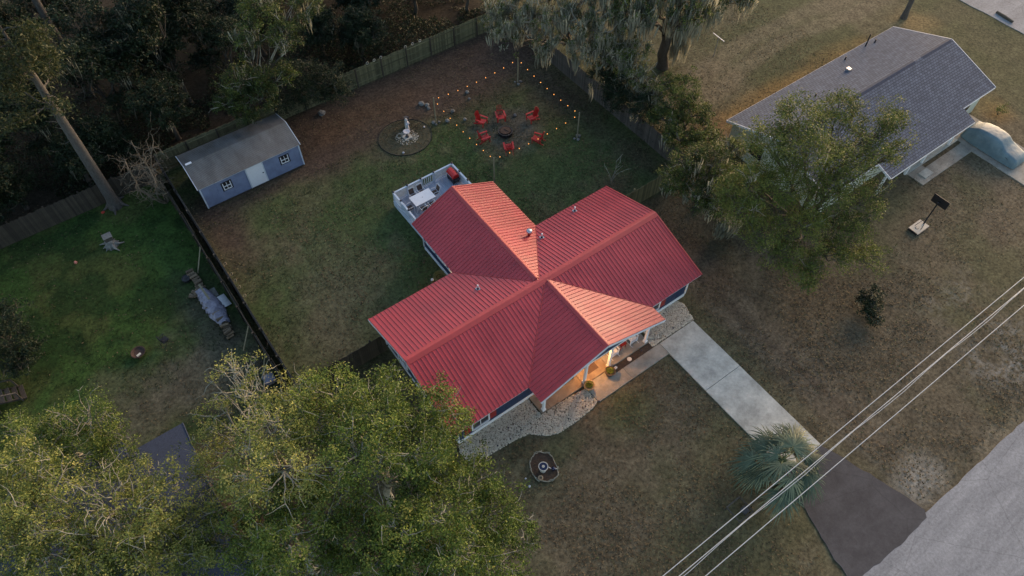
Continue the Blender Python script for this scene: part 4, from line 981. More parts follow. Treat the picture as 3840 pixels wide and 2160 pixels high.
# string light poles, strings and bulbs
PO = [(22.27, 11.96), (22.39, 20.18), (14.04, 20.03), (14.08, 11.82)]
PL = ['wooden light pole with a rock base towards the right-hand fence', 'wooden light pole under the hanging moss', 'wooden light pole beside the garden circle', 'wooden light pole behind the orange roof slope']
for (x, y), lb in zip(PO, PL):
    t = thing('light_pole', lb, 'pole', (x, y, 0), 0, 'poles carrying the string lights')
    MB().tube([(0, 0, -.1), (0, 0, 2.62)], [.06, .05], 8).obj('pole', 'pole_wood', t); MB().tube([(-.08, 0, 2.5), (.08, 0, 2.5)], .012, 5).obj('hook', 'black', t)
bulbm = MB().lathe([(.008, -.11), (.024, -.085), (.029, -.05), (.012, -.01)], 8).mesh('bulb', 'bulb', True)
sockm = MB().lathe([(.018, -.012), (.018, .03)], 6).mesh('socket', 'black')
SL_ = ['string of glowing bulbs between the rock-base pole and the moss-hung pole', 'string of glowing bulbs between the moss-hung pole and the garden circle pole', 'string of glowing bulbs from the garden circle pole towards the roof', 'string of glowing bulbs over the chair with its back to the deck']
for k in range(4):
    a, b_ = Vector((*PO[k], 2.5)), Vector((*PO[(k + 1) % 4], 2.5)); d = (b_ - a).normalized(); a = a + d * .06; b_ = b_ - d * .06
    t = thing('string_lights', SL_[k], 'string lights', tuple(a), 0, 'strings of warm bulbs round the fire pit')
    f = lambda u: (b_ - a) * u + Vector((0, 0, -.30 * 4 * u * (1 - u)))
    MB().tube([f(u) for u in np.linspace(0, 1, 17)], .006, 4).obj('cord', 'black', t)
    n = 9
    for i in range(n):
        p = f((i + .55) / n); o = put('bulb', bulbm, t, tuple(p)); s_ = put('socket', sockm, o)
# rocks at the pole bases and about the yard
rk = random.Random(12)
for (x, y) in PO[:3]:
    for i in range(5):
        a = rk.uniform(0, 6.28); rock(x + .22 * math.cos(a) * rk.uniform(.7, 1.4), y + .22 * math.sin(a) * rk.uniform(.7, 1.4), rk.uniform(.6, 1.1), 'grey rock heaped at the foot of a string light pole', 'rocks at the light poles', i, a)
for x, y, s in ((14.3, 22.7, 1.6), (14.6, 22.3, 1.3), (14.5, 21.9, 1.1), (15.9, 20.4, 1.3), (18.2, 21.7, 1.2), (14.9, 19.7, 1.3), (17.9, 20.9, .9), (7.0, 26.5, 2.0), (19.8, 17.0, 1.1), (16.2, 19.0, 1.1)):
    rock(x, y, s, 'flat grey rock lying on the dirt between the back fence and the fire pit', 'loose rocks in the back yard', rk.randrange(5), rk.uniform(0, 6))

# ================================================================== GARDEN CIRCLE
gx, gy = 11.15, 20.1
M['circle_soil'] = pmat('circle_soil', (.085, .070, .040), .95, .5, 3.0, col2=(.055, .056, .027), bump=.5, bscale=30)
sheet('garden_circle', [(gx + 2.15 * math.cos(a), gy + 2.05 * math.sin(a)) for a in np.linspace(0, 2 * math.pi, 40, endpoint=False)], -.005, 'circle_soil')
t = thing('garden_edging', 'low black edging strip round the garden circle', 'edging', (gx, gy, 0))
for k in range(24):
    a0, a1 = k * 2 * math.pi / 24, (k + 1) * 2 * math.pi / 24 - .012
    MB().beam((2.17 * math.cos(a0), 2.07 * math.sin(a0), .02), (2.17 * math.cos(a1), 2.07 * math.sin(a1), 0.005), .02, .06).obj('edging_piece', 'black', t)
P_ = thing('plinth', 'small paved plinth of pale slabs in the garden circle', 'paving', (11.28, 20.0, 0))
for a in (0, 1):
    for c2 in (0, 1): MB().box(-.32 + a * .33, -.005 + a * .33, -.32 + c2 * .33, -.005 + c2 * .33, -.02, .08).obj('paving_slab', 'urn', P_)
bb = thing('bird_bath', 'pale stone bird bath standing on the plinth in the garden circle', 'bird bath', (11.28, 19.98, .08))
MB().lathe([(.16, 0), (.16, .05), (.08, .10), (.06, .30), (.09, .42), (.14, .46)], 14).obj('pedestal', 'dark_stone', bb, True)
MB().lathe([(.12, .45), (.25, .50), (.29, .56), (.27, .57), (.18, .53), (.02, .52)], 20).obj('basin', 'statue', bb, True)
st = thing('garden_statue', 'white robed statue with joined hands behind the bird bath', 'statue', (11.72, 20.62, 0), math.radians(215))
MB().box(-.18, .18, -.18, .18, -.03, .16).obj('base', 'dark_stone', st)
sb = MB().lathe([(.17, .16), (.185, .22), (.15, .45), (.135, .62), (.155, .78), (.16, .86), (.12, .94), (.065, .985), (.06, 1.0), (.085, 1.05), (.095, 1.11), (.085, 1.17), (.05, 1.215), (.01, 1.23)], 16, sy=.82)
sb.tube([(-.15, 0, .86), (-.18, .06, .70), (-.06, .14, .74), (-.01, .15, .82)], [.05, .048, .04, .025], 7); sb.tube([(.15, 0, .86), (.18, .06, .70), (.06, .14, .74), (.01, .15, .82)], [.05, .048, .04, .025], 7)
sb.obj('figure', 'statue', st, True)
MB().lathe([(.20, .18), (.19, .5), (.17, .85), (.125, 1.0), (.125, 1.14), (.09, 1.22), (.02, 1.255)], 14, (0, -.05, 0), sy=.7).obj('veil', 'urn', st, True)
o = MB().prism([(11.75, 21.0), (12.15, 21.0), (12.05, 21.25), (11.8, 21.25)], -.03, .95).obj('slate_slab', 'dark_stone'); tag(o, 'dark upright slate slab behind the white statue', 'slab')
tag(stones('pebbles', [(gx + .1 + .95 * math.cos(a), gy - .1 + .9 * math.sin(a)) for a in np.linspace(0, 6.28, 16, endpoint=False)], 420, .02, .06, 'stone_pale', seed=14, z=.0), 'scattered pale pebbles round the plinth of the garden circle', 'pebbles')
rock(10.1, 18.62, .9, 'white stone at the edging of the garden circle towards the deck', None, 0, 0, 0, pale); rock(13.0, 20.2, .8, 'white stone inside the garden circle near the light pole', None, 0, 1, 0, pale)
rg = np.random.default_rng(5); n = 2600; a = rg.uniform(0, 6.28, n); r2 = 2.05 * np.sqrt(rg.random(n)); Pd = np.stack([gx + r2 * np.cos(a), gy + r2 * np.sin(a) * .95, rg.random(n) * .10], 1)
k_ = rg.random(n) < np.clip(.35 + .35 * np.sin(a), 0.15, 1); Pd = Pd[k_]
o = put('ground_cover', leaves_mesh('ground_cover', Pd, .14, 'litter', 5, .2, .25)); tag(o, 'dry grass and leaves inside the garden circle', 'ground cover', kind='stuff')

# hose reel by the rear wing
t = thing('garden_hose', 'coiled olive garden hose on the lawn against the rear wing', 'hose', (5.9, 6.7, 0)); MB().tube([((.30 + .015 * k * .3) * math.cos(k * .5), (.30 + .015 * k * .3) * math.sin(k * .5), .03 + .0025 * k) for k in range(50)], .016, 5).obj('coil', 'hose', t)
o = put('white_ball', ico('white_ball', .11, 3, 'white', 1.0), None, (5.3, 6.75, .11)); tag(o, 'small white ball on the lawn beside the coiled hose', 'ball')

# ================================================================== LEFT NEIGHBOUR
def shingle_roof(parent, name, polys, mat, exposure=.15):
    """courses of shingles as real stepped strips; polys: list of (origin eave-left, along vector, up-slope vector, length, slope length, cut(s,t)->bool)"""
    b = MB()
    for (o, al, up, L, S, lohi) in polys:
        o = Vector(o); al = Vector(al).normalized(); upv = Vector(up).normalized(); nrm = al.cross(upv).normalized()
        if nrm.z < 0: nrm = -nrm
        n = int(S / exposure); e = S / n
        for i in range(n):
            t0, t1 = i * e, (i + 1) * e
            l0, h0 = lohi(t0 + e * .5)
            p = [o + al * l0 + upv * t0 + nrm * .016, o + al * h0 + upv * t0 + nrm * .016, o + al * h0 + upv * t1 + nrm * .002, o + al * l0 + upv * t1 + nrm * .002]
            q_ = [o + al * l0 + upv * t0 - nrm * .004, o + al * h0 + upv * t0 - nrm * .004]
            b.add(p, [(0, 1, 2, 3)]); b.add([q_[0], q_[1], p[1], p[0]], [(0, 1, 2, 3)])
    return b.obj(name, mat, parent)
ln = thing('dark_roofed_house', 'low house with a dark blue-grey shingle roof under the foreground oaks', 'house')
# main volume x -27..-15.4 (ridge along x at y 0), side wing to x -12.3
def gable_house(t, x0, x1, y0, y1, ez, hz, wallmat, mat, oh=.4):
    yc = (y0 + y1) / 2; hw = (y1 - y0) / 2; S = math.hypot(hw, hz - ez)
    shingle_roof(t, 'roof', [((x0, y0, ez), (1, 0, 0), (0, hw, hz - ez), x1 - x0, S, lambda u: (0, x1 - x0)), ((x0, y1, ez), (1, 0, 0), (0, -hw, hz - ez), x1 - x0, S, lambda u: (0, x1 - x0))], mat)
    vs_ = []
    for x in (x0 + oh, x1 - oh):
        z = lambda y: hz - (hz - ez) * abs(y - yc) / hw - .06
        vs_ += [(x, y0 + oh, -.05), (x, y1 - oh, -.05), (x, y1 - oh, z(y1 - oh)), (x, yc, z(yc)), (x, y0 + oh, z(y0 + oh))]
    MB().add(vs_, [(0, 1, 2, 3, 4), (9, 8, 7, 6, 5), (0, 4, 9, 5), (4, 3, 8, 9), (3, 2, 7, 8), (2, 1, 6, 7), (0, 5, 6, 1)]).obj('wall', wallmat, t)
    for sg in (0, 1):
        x = (x0 - .02, x1 + .02)[sg]
        for ya in (y0, y1): MB().beam((x, ya, ez - .04), (x, yc, hz - .04), .035, .16).obj('barge_board', 'shingle_dark' if mat == 'shingle_dark' else 'white', t)
gable_house(ln, -27, -15.4, -6, 5.65, 2.75, 4.4, 'fence_dark', 'shingle_dark')
gable_house(ln, -15.38, -12.3, -5.3, 4.82, 2.65, 4.2, 'fence_dark', 'shingle_dark')
sheet('side_driveway', wavy([(-12.2, -22.9), (-9.0, -22.9), (-9.2, -4), (-12.0, -4)], .8, .05, 6), .015, 'asphalt')
# wooden steps and landing
s_ = thing('wooden_steps', 'weathered wooden steps with a handrail leading down to the green lawn', 'steps', (0, 0, 0))
for k in range(5): MB().box(-19.98 - k * .33, -19.70 - k * .33 + .0, 13.75, 14.85, .12 + .17 * k, .17 + .17 * k).obj('tread', 'fence_grey', s_)
for y in (13.80, 14.80): MB().beam((-19.75, y, .06), (-21.4, y, .92), .05, .14).obj('stringer', 'fence_dark', s_)
for y in (13.78, 14.9):
    MB().beam((-19.95, y, .95), (-21.4, y, 1.72), .09, .05).obj('handrail', 'fence_grey', s_)
    for x, z in ((-19.98, .92), (-21.35, 1.68)): MB().box(x - .045, x + .045, y - .045, y + .045, 0, z).obj('post', 'fence_grey', s_)
dk = thing('side_landing', 'weathered wooden landing at the top of the lawn steps', 'deck', (0, 0, 0))
for k in range(12): MB().box(-24.0, -21.42, 12.6 + k * .24, 12.6 + k * .24 + .225, .87, .91).obj('deck_board', 'fence_grey', dk)
for x in (-23.8, -21.6):
    for y in (12.8, 15.2): MB().box(x - .06, x + .06, y - .06, y + .06, 0, .868).obj('post', 'fence_grey', dk)
# stump with box and roots
st_ = thing('tree_stump', 'grey tree stump with spreading roots on the green lawn', 'stump', (-11.55, 22.85, 0))
m_ = MB().lathe([(.50, -.03), (.36, .12), (.30, .35), (.28, .55)], 12); rr = random.Random(4)
for k in range(9):
    a = k * .7 + rr.uniform(-.2, .2); L = rr.uniform(.5, .95)
    m_.tube([(.2 * math.cos(a), .2 * math.sin(a), .22), (L * .6 * math.cos(a + .1), L * .6 * math.sin(a + .1), .07), (L * math.cos(a + .25), L * math.sin(a + .25), .0)], [.13, .08, .03], 6)
m_.obj('stump', 'rock', st_, True)
bx = thing('planter_box', 'weathered square box resting on the grey tree stump', 'box', (-11.5, 22.9, .55)); MB().box(-.27, .27, -.24, .24, 0, .34).obj('box', 'fence_grey', bx); MB().box(-.31, .31, -.28, .28, .342, .37).obj('lid', 'rock', bx)
o = put('play_ball', ico('play_ball', .11, 2, 'ball', 1.0), None, (-14.12, 22.67, .09)); tag(o, 'small salmon pink ball on the green lawn', 'ball')
o = MB().lathe([(.13, 0), (.135, .02), (.11, .03), (.01, .035)], 14, (-11.07, 26.3, 0)).obj('flying_disc', 'frisbee'); tag(o, 'red flying disc in the grass by the pine foot', 'toy')
fb = thing('fire_bowl', 'rusty round fire bowl on the green lawn', 'fire bowl', (-13.05, 12.8, 0)); MB().lathe([(.12, .10), (.32, .16), (.44, .30), (.46, .31), (.42, .31), (.30, .20), (.02, .18)], 20).obj('bowl', 'rust', fb)
for k in range(3): MB().tube([(.2 * math.cos(k * 2.1), .2 * math.sin(k * 2.1), .14), (.34 * math.cos(k * 2.1), .34 * math.sin(k * 2.1), -.02)], .02, 5).obj('leg', 'rust', fb)
MB().obox((-.02, -.22, .28), (.28, .14, .07), Matrix.Rotation(.3, 3, 'Z')).obj('log', 'stone_pale', fb)
fc = thing('folding_chair', 'black folding chair standing on the lawn near the rusty fire bowl', 'chair', (-11.35, 12.6, 0), 1.9)
MB().box(-.23, .23, -.22, .22, .42, .45).obj('seat', 'black', fc); MB().box(-.23, .23, .22, .25, .50, .88).obj('backrest', 'black', fc)
for s2 in (-1, 1):
    MB().tube([(s2 * .25, -.30, 0), (s2 * .25, .24, .90)], .018, 5).obj('leg', 'black', fc); MB().tube([(s2 * .25, .32, 0), (s2 * .25, -.20, .62)], .018, 5).obj('leg', 'black', fc); MB().beam((s2 * .26, -.24, .63), (s2 * .26, .2, .63), .05, .025).obj('armrest', 'black', fc)
# firewood rows and tarp
rr = random.Random(8); WL = 'split firewood log in the long low stack beside the dark fence'
def logm(k): 
    m2 = MB().tube([(-.25, 0, 0), (.25, 0, 0)], [.085 + .02 * (k % 3), .08 + .02 * (k % 2)], 6); return m2.mesh('firewood_log', 'log')
LM = [logm(k) for k in range(4)]
for j in range(32):
    f = j / 31; y = 17.0 - 6.4 * f; x = -7.98 + .12 * math.sin(f * 9) + .15 * f
    for z in range(2 if (j % 3) else 3):
        o = put('firewood_log', LM[rr.randrange(4)], None, (x + rr.uniform(-.08, .08), y + (z % 2) * .09, .09 + z * .155), rr.uniform(-.25, .25)); tag(o, WL, 'log', 'stacked firewood')
for k in range(7):
    o = put('firewood_log', LM[k % 4], None, (-8.40 + rr.uniform(-.2, .2), 15.1 + rr.uniform(-.2, .2), .09 + .13 * (k // 4)), rr.uniform(0, 3)); tag(o, 'firewood log heaped beside the long stack', 'log', 'heap of firewood')
o = MB().lathe([(.30, 0), (.34, .06), (.32, .20), (.20, .26), (.05, .2)], 14, (-8.35, 16.75, 0)).obj('tyre', 'black'); tag(o, 'black rubber tyre at the end of the firewood stack', 'tyre')
ty = np.linspace(15.0, 11.6, 24); tv = []; tf = []
wprof = [(-.42, .08), (-.34, .36), (-.16, .52), (.02, .56), (.2, .50), (.36, .34), (.44, .07)]
rg = np.random.default_rng(2)
for i, y in enumerate(ty):
    f = i / 23; wd_ = .55 + .75 * math.sin(math.pi * (.12 + .8 * f)); xc = -7.92 + .25 * f
    for (u, z) in wprof: tv.append((xc + u * wd_ + rg.normal() * .035, y + rg.normal() * .03, max(.02, z * (.8 + .25 * math.sin(f * 6)) + rg.normal() * .03 + .12)))
k7 = len(wprof)
for i in range(23):
    for j in range(k7 - 1): tf.append([i * k7 + j, i * k7 + j + 1, (i + 1) * k7 + j + 1, (i + 1) * k7 + j])
m_ = MB().add(tv, tf); o = m_.obj('tarpaulin', 'tarp', None, False); tag(o, 'crumpled pale violet tarpaulin thrown over the firewood stack', 'tarp')
sol = o.modifiers.new('thickness', 'SOLIDIFY'); sol.thickness = .015
plank('yellowish plank lying on the crumpled tarpaulin', (-7.85, 15.3, .62), (-7.75, 13.6, .80), .13, .03, 'pole_wood')
o = MB().obox((-7.1, 13.5, .12), (.75, 1.1, .02), Matrix.Rotation(.10, 3, 'Z') @ Matrix.Rotation(.12, 3, 'Y')).obj('glass_sheet', 'window_sheet' if 'window_sheet' in M else 'galv'); tag(o, 'grey sheet of glass lying between the firewood and the dark fence', 'glass sheet')
o = MB().box(-7.45, -7.1, 14.2, 15.0, .0, .06).obj('paving_stone', 'rock'); tag(o, 'pale flat slab lying beside the firewood stack', 'slab')
o = MB().box(-7.45, -6.75, 5.85, 6.5, .0, .30).obj('covered_crate', 'tarp'); tag(o, 'low pale crate at the end of the stepped dark fence', 'crate')
twig_bush('bare_shrub', 'bare straggly shrub against the stepped dark fence beside the pale crate', (-7.0, 7.6, 0), 1.9, 10, 'bark_dead', 6, .9, .016)

# ================================================================== RIGHT NEIGHBOUR
m, nt, b = _new('grey_shingle')
tc = nt.nodes.new('ShaderNodeTexCoord'); br = nt.nodes.new('ShaderNodeTexBrick')
mp = nt.nodes.new('ShaderNodeMapping'); nt.links.new(tc.outputs['Object'], mp.inputs[0]); nt.links.new(mp.outputs[0], br.inputs['Vector'])
br.inputs['Color1'].default_value = (.098, .122, .168, 1); br.inputs['Color2'].default_value = (.064, .082, .118, 1); br.inputs['Mortar'].default_value = (.022, .026, .040, 1)
br.inputs['Scale'].default_value = 1.0; br.inputs['Brick Width'].default_value = .31; br.inputs['Row Height'].default_value = .20; br.inputs['Mortar Size'].default_value = .022; br.inputs['Mortar Smooth'].default_value = .3
nn = nt.nodes.new('ShaderNodeTexNoise'); nn.inputs['Scale'].default_value = 2.2; nn.inputs['Detail'].default_value = 7; nt.links.new(tc.outputs['Object'], nn.inputs['Vector'])
mr = nt.nodes.new('ShaderNodeMapRange'); mr.inputs[3].default_value = .6; mr.inputs[4].default_value = 1.4; nt.links.new(nn.outputs['Fac'], mr.inputs[0])
vmn = nt.nodes.new('ShaderNodeVectorMath'); vmn.operation = 'SCALE'; nt.links.new(br.outputs['Color'], vmn.inputs[0]); nt.links.new(mr.outputs[0], vmn.inputs['Scale']); nt.links.new(vmn.outputs[0], b.inputs['Base Color'])
b.inputs['Roughness'].default_value = .9; M['shingle_grey'] = m
nh = thing('grey_roofed_house', 'pale house with a grey shingle gable roof and white porch posts', 'house')
NX0, NX1, NY0, NYB, NR, NE, NH = 30.85, 51.0, -5.12, 4.66, -.22, 2.6, 4.2
Sb = math.hypot(NYB - NR, NH - NE); Sf = math.hypot(NR - NY0, NH - NE)
shingle_roof(nh, 'roof', [((NX0, NYB, NE), (1, 0, 0), (0, NR - NYB, NH - NE), 20, Sb, lambda u: (0, NX1 - NX0)), ((NX0, NY0, NE), (1, 0, 0), (0, NR - NY0, NH - NE), 20, Sf, lambda u: (0, NX1 - NX0))], 'shingle_grey', .15)
slp = (NH - NE) / (NR - NY0); py0 = -6.42; pe = NE - slp * (NY0 - py0)
shingle_roof(nh, 'porch_roof', [((36.42, py0, pe), (1, 0, 0), (0, NY0 - py0, NE - pe), 10.2, math.hypot(NY0 - py0, NE - pe), lambda u: (0, 10.3))], 'shingle_grey', .15)
vs_ = []
for x in (NX0 + .35, NX1 - .35):
    vs_ += [(x, NY0 + .4, -.05), (x, NYB - .4, -.05), (x, NYB - .4, NE + .08), (x, NR, NH - .08), (x, NY0 + .4, NE + .07)]
MB().add(vs_, [(0, 1, 2, 3, 4), (9, 8, 7, 6, 5), (0, 4, 9, 5), (4, 3, 8, 9), (3, 2, 7, 8), (2, 1, 6, 7), (0, 5, 6, 1)]).obj('wall', 'wall_pale', nh)
for x in (NX0 - .02, NX1 + .02):
    for ya in (NY0, NYB): MB().beam((x, ya, NE - .07), (x, NR, NH - .07), .04, .18).obj('barge_board', 'white', nh)
MB().beam((36.40, py0, pe - .07), (36.40, NY0, NE - .07), .04, .18).obj('barge_board', 'white', nh)
for a, b_, y, z in ((NX0, NX1, NYB + .02, NE - .06), (36.42, 46.7, py0 - .02, pe - .06), (46.72, NX1, NY0 - .02, NE - .06), (NX0, 36.38, NY0 - .02, NE - .06)):
    MB().box(a, b_, y - .015, y + .015, z - .08, z + .05).obj('fascia', 'white', nh)
for px in (36.75, 40.2, 42.2, 45.65): MB().box(px - .08, px + .08, -6.02, -5.86, -.05, pe - .02).obj('porch_post', 'white', nh)
MB().box(40.25, 46.7, -6.1, -4.75, -.1, .06).obj('porch_slab', 'concrete', nh)
for a, b_ in ((31.8, 36.2), (36.9, 46.3), (47.2, 50.2)):
    pass
for a, b_ in ((34.2, 46.15), (47.05, 50.8)):
    k = int((b_ - a) / .62)
    for i in range(k):
        x = a + i * (b_ - a) / k
        MB().add([(x, NR - .17, NH - .035), (x + .60, NR - .17, NH - .02), (x + .60, NR, NH + .045), (x, NR, NH + .03), (x, NR + .17, NH - .035), (x + .60, NR + .17, NH - .02)], [(0, 1, 2, 3), (3, 2, 5, 4)]).obj('ridge_vent', 'shingle_dark', nh)
zn = lambda x, y: NH - (NH - NE) * abs(y - NR) / (NYB - NR)
for x, y, h in ((43.79, 4.04, .30), (37.46, 2.03, .26), (47.66, 4.08, .30)):
    MB().lathe([(.11, -.04), (.06, .05), (.055, h)], 8, (x, y, zn(x, y))).obj('roof_vent', 'black', nh)
NV2 = (42.3, 2.71); NANT = (46.67, 4.24)
MB().box(NV2[0] - .17, NV2[0] + .17, NV2[1] - .17, NV2[1] + .17, zn(*NV2) - .08, zn(*NV2) + .22).obj('roof_box_vent', 'galv', nh)
MB().tube([(NANT[0], NANT[1], zn(*NANT) - .04), (NANT[0] - .02, NANT[1], zn(*NANT) + 1.2)], .055, 7).obj('service_mast', 'black', nh)
MB().box(NX0 + .31, NX0 + .345, 1.0, 2.2, 1.0, 2.1).obj('window', 'glass', nh)
for wx in (33.2, 38.5, 43.8, 48.6):
    g_ = MB().box(wx - .6, wx + .6, NY0 + .355, NY0 + .395, .95, 2.1).obj('window', 'glass', nh); MB().box(wx - .7, wx + .7, NY0 + .34, NY0 + .354, .86, .945).obj('sill', 'white', g_)
d_ = MB().box(40.9, 41.8, NY0 + .355, NY0 + .395, .07, 2.1).obj('door', 'shingle_dark', nh)
sheet('side_path', [(40.3, -7.5), (46.5, -7.5), (46.5, -6.45), (42.0, -6.45), (42.0, -6.12), (40.3, -6.12)], .03, 'concrete_warm')
sheet('carport_drive', [(46.52, -13.5), (50.2, -13.5), (50.2, -4.8), (46.75, -4.8), (46.75, -6.4), (46.52, -6.4)], .025, 'concrete_warm')
o = MB().box(41.0, 42.0, -7.2, -6.55, .031, .09).obj('stepping_slab', 'concrete'); tag(o, 'pale square slab on the path before the grey-roofed house', 'slab')
# covered car
car = thing('covered_car', 'car parked under a pale blue-grey fabric cover beside the grey-roofed house', 'car', (48.05, -8.25, .025), 0)
L, Wd = 4.7, 1.86
prof = [(-1, .30), (-.96, .62), (-.85, .78), (-.55, .92), (-.40, 1.02), (-.18, 1.38), (.05, 1.47), (.35, 1.46), (.62, 1.34), (.80, 1.08), (.93, .98), (.99, .70), (1, .34)]
ys_ = np.linspace(-1, 1, 40); zt_ = np.interp(ys_, [p[0] for p in prof], [p[1] for p in prof])
cs = np.linspace(-1, 1, 19); cv = []; rg = np.random.default_rng(6)
for i, (yy, zt) in enumerate(zip(ys_, zt_)):
    wdt = Wd / 2 * (1 - .10 * abs(yy) ** 4) * (1.0 if abs(yy) < .98 else .93)
    for c2 in cs:
        s2 = abs(c2); 
        if s2 < .62: x = c2 / .62 * wdt * (.74 if zt > 1.05 else .86); z = zt - .05 * (s2 / .62) ** 2
        else:
            f = (s2 - .62) / .38; x = math.copysign(wdt * ((.74 if zt > 1.05 else .86) + (.30 if zt > 1.05 else .16) * math.sin(f * 1.4)), c2); z = zt - .05 - (zt - .12) * f
        fold = .022 * math.sin(i * 1.9 + c2 * 3) * max(0, s2 - .5) + rg.normal() * .006
        cv.append((x + math.copysign(fold, c2), yy * L / 2, max(.05, z) + rg.normal() * .005))
cf = [[i * 19 + j, i * 19 + j + 1, (i + 1) * 19 + j + 1, (i + 1) * 19 + j] for i in range(39) for j in range(18)]
cf += [list(range(19))[::-1], [39 * 19 + j for j in range(19)]]
MB().add(cv, cf).obj('fabric_cover', 'car_cover', car, True)
for sx_ in (-1, 1):
    for sy_ in (-1.4, 1.4):
        MB().tube([(sx_ * .66, sy_, .31), (sx_ * .86, sy_, .31)], .31, 16).obj('wheel', 'black', car)
# basketball hoop (seen from behind)
h = thing('basketball_hoop', 'portable basketball hoop with black backboard on a beige base', 'basketball hoop', (36.97, -9.92, 0))
MB().box(-1.25, .12, -.40, .40, -.02, .13).obj('base', 'beige', h); MB().box(-1.30, -1.255, -.36, .36, .0, .17).box(-1.25, .1, -.44, -.405, 0, .10).obj('base_rim', 'black', h)
MB().tube([(-.78 + .11 * math.cos(a), .02 + .11 * math.sin(a), .136) for a in np.linspace(.6, 5.4, 12)], .014, 5).obj('logo_mark', 'black', h)
MB().tube([(0, 0, .12), (0, 0, 2.35)], .05, 8).obj('pole', 'black', h); MB().tube([(-.7, .25, .14), (-.02, .02, .8)], .02, 5).tube([(-.7, -.25, .14), (-.02, -.02, .8)], .02, 5).obj('brace', 'black', h)
MB().beam((.05, 0, 2.25), (.30, 0, 2.15), .09, .09).obj('bracket', 'black', h)
MB().box(.30, .34, -.60, .60, 1.88, 2.60).obj('backboard', 'black', h); MB().box(.341, .36, -.55, .55, 1.93, 2.55).obj('board_face', 'beige', h)
MB().tube([(.60 + .23 * math.cos(a), .23 * math.sin(a), 2.02) for a in np.linspace(0, 2 * math.pi, 15)], .011, 5, 0, False).beam((.36, 0, 2.02), (.38, 0, 2.02), .1, .06).obj('rim', 'frisbee', h)
twig_bush('round_shrub', 'low green shrub by the end wall of the grey-roofed house', (52.0, -6.2, 0), .9, 9, 'bark', 7, .9, .014, 420, 'leaf_olive')
# log on the far road, clothes line, fallen branches
o = MB().tube([(64.6, 2.1, .11), (64.5, 1.2, .12), (64.4, .3, .11)], [.12, .14, .1], 8).obj('fallen_log', 'bark'); tag(o, 'dark log lying at the edge of the far road', 'log')
t = thing('clothes_line_post', 'T-shaped clothes line post on the lawn behind the grey-roofed house', 'post', (38.6, 13.0, 0)); MB().tube([(0, 0, -.05), (0, 0, 1.9)], .03, 6).obj('post', 'galv', t); MB().beam((-.05, -.7, 1.92), (.05, .7, 1.92), .06, .06).obj('crossbar', 'galv', t)

# ================================================================== POWER LINES
WZ = 9.0
for px in (-45, 62):
    t = thing('utility_pole', 'wooden utility pole with a crossarm carrying the power lines along the road', 'utility pole', (px, -18.2, 0), 0, 'utility poles along the road')
    MB().tube([(0, 0, -.2), (0, 0, 10.2)], [.17, .12], 10).obj('pole', 'bark', t); MB().beam((0, -1.0, WZ - .1), (0, 1.0, WZ - .1), .1, .12).obj('crossarm', 'bark', t)
def wire(label, y, r, dz=0, tw=0):
    n = 60; pts = []
    for i in range(n + 1):
        u = i / n; x = -45 + 107 * u
        z = WZ + dz - .12 * 4 * u * (1 - u)
        pts.append((x, y + tw * math.sin(u * 95), z + tw * math.cos(u * 95)))
    o = MB().tube(pts, r, 5).obj('power_line', 'wire'); tag(o, label, 'power line', 'overhead lines beside the road')
wire('single pale power line on the house side of the overhead lines', -17.72, .019)
wire('thick pale power line in the middle of the overhead lines', -18.12, .019)
wire('thin pale power line lying against the thick middle one', -18.19, .013, .06, .05)
wire('single pale power line on the road side of the overhead lines', -18.76, .019)

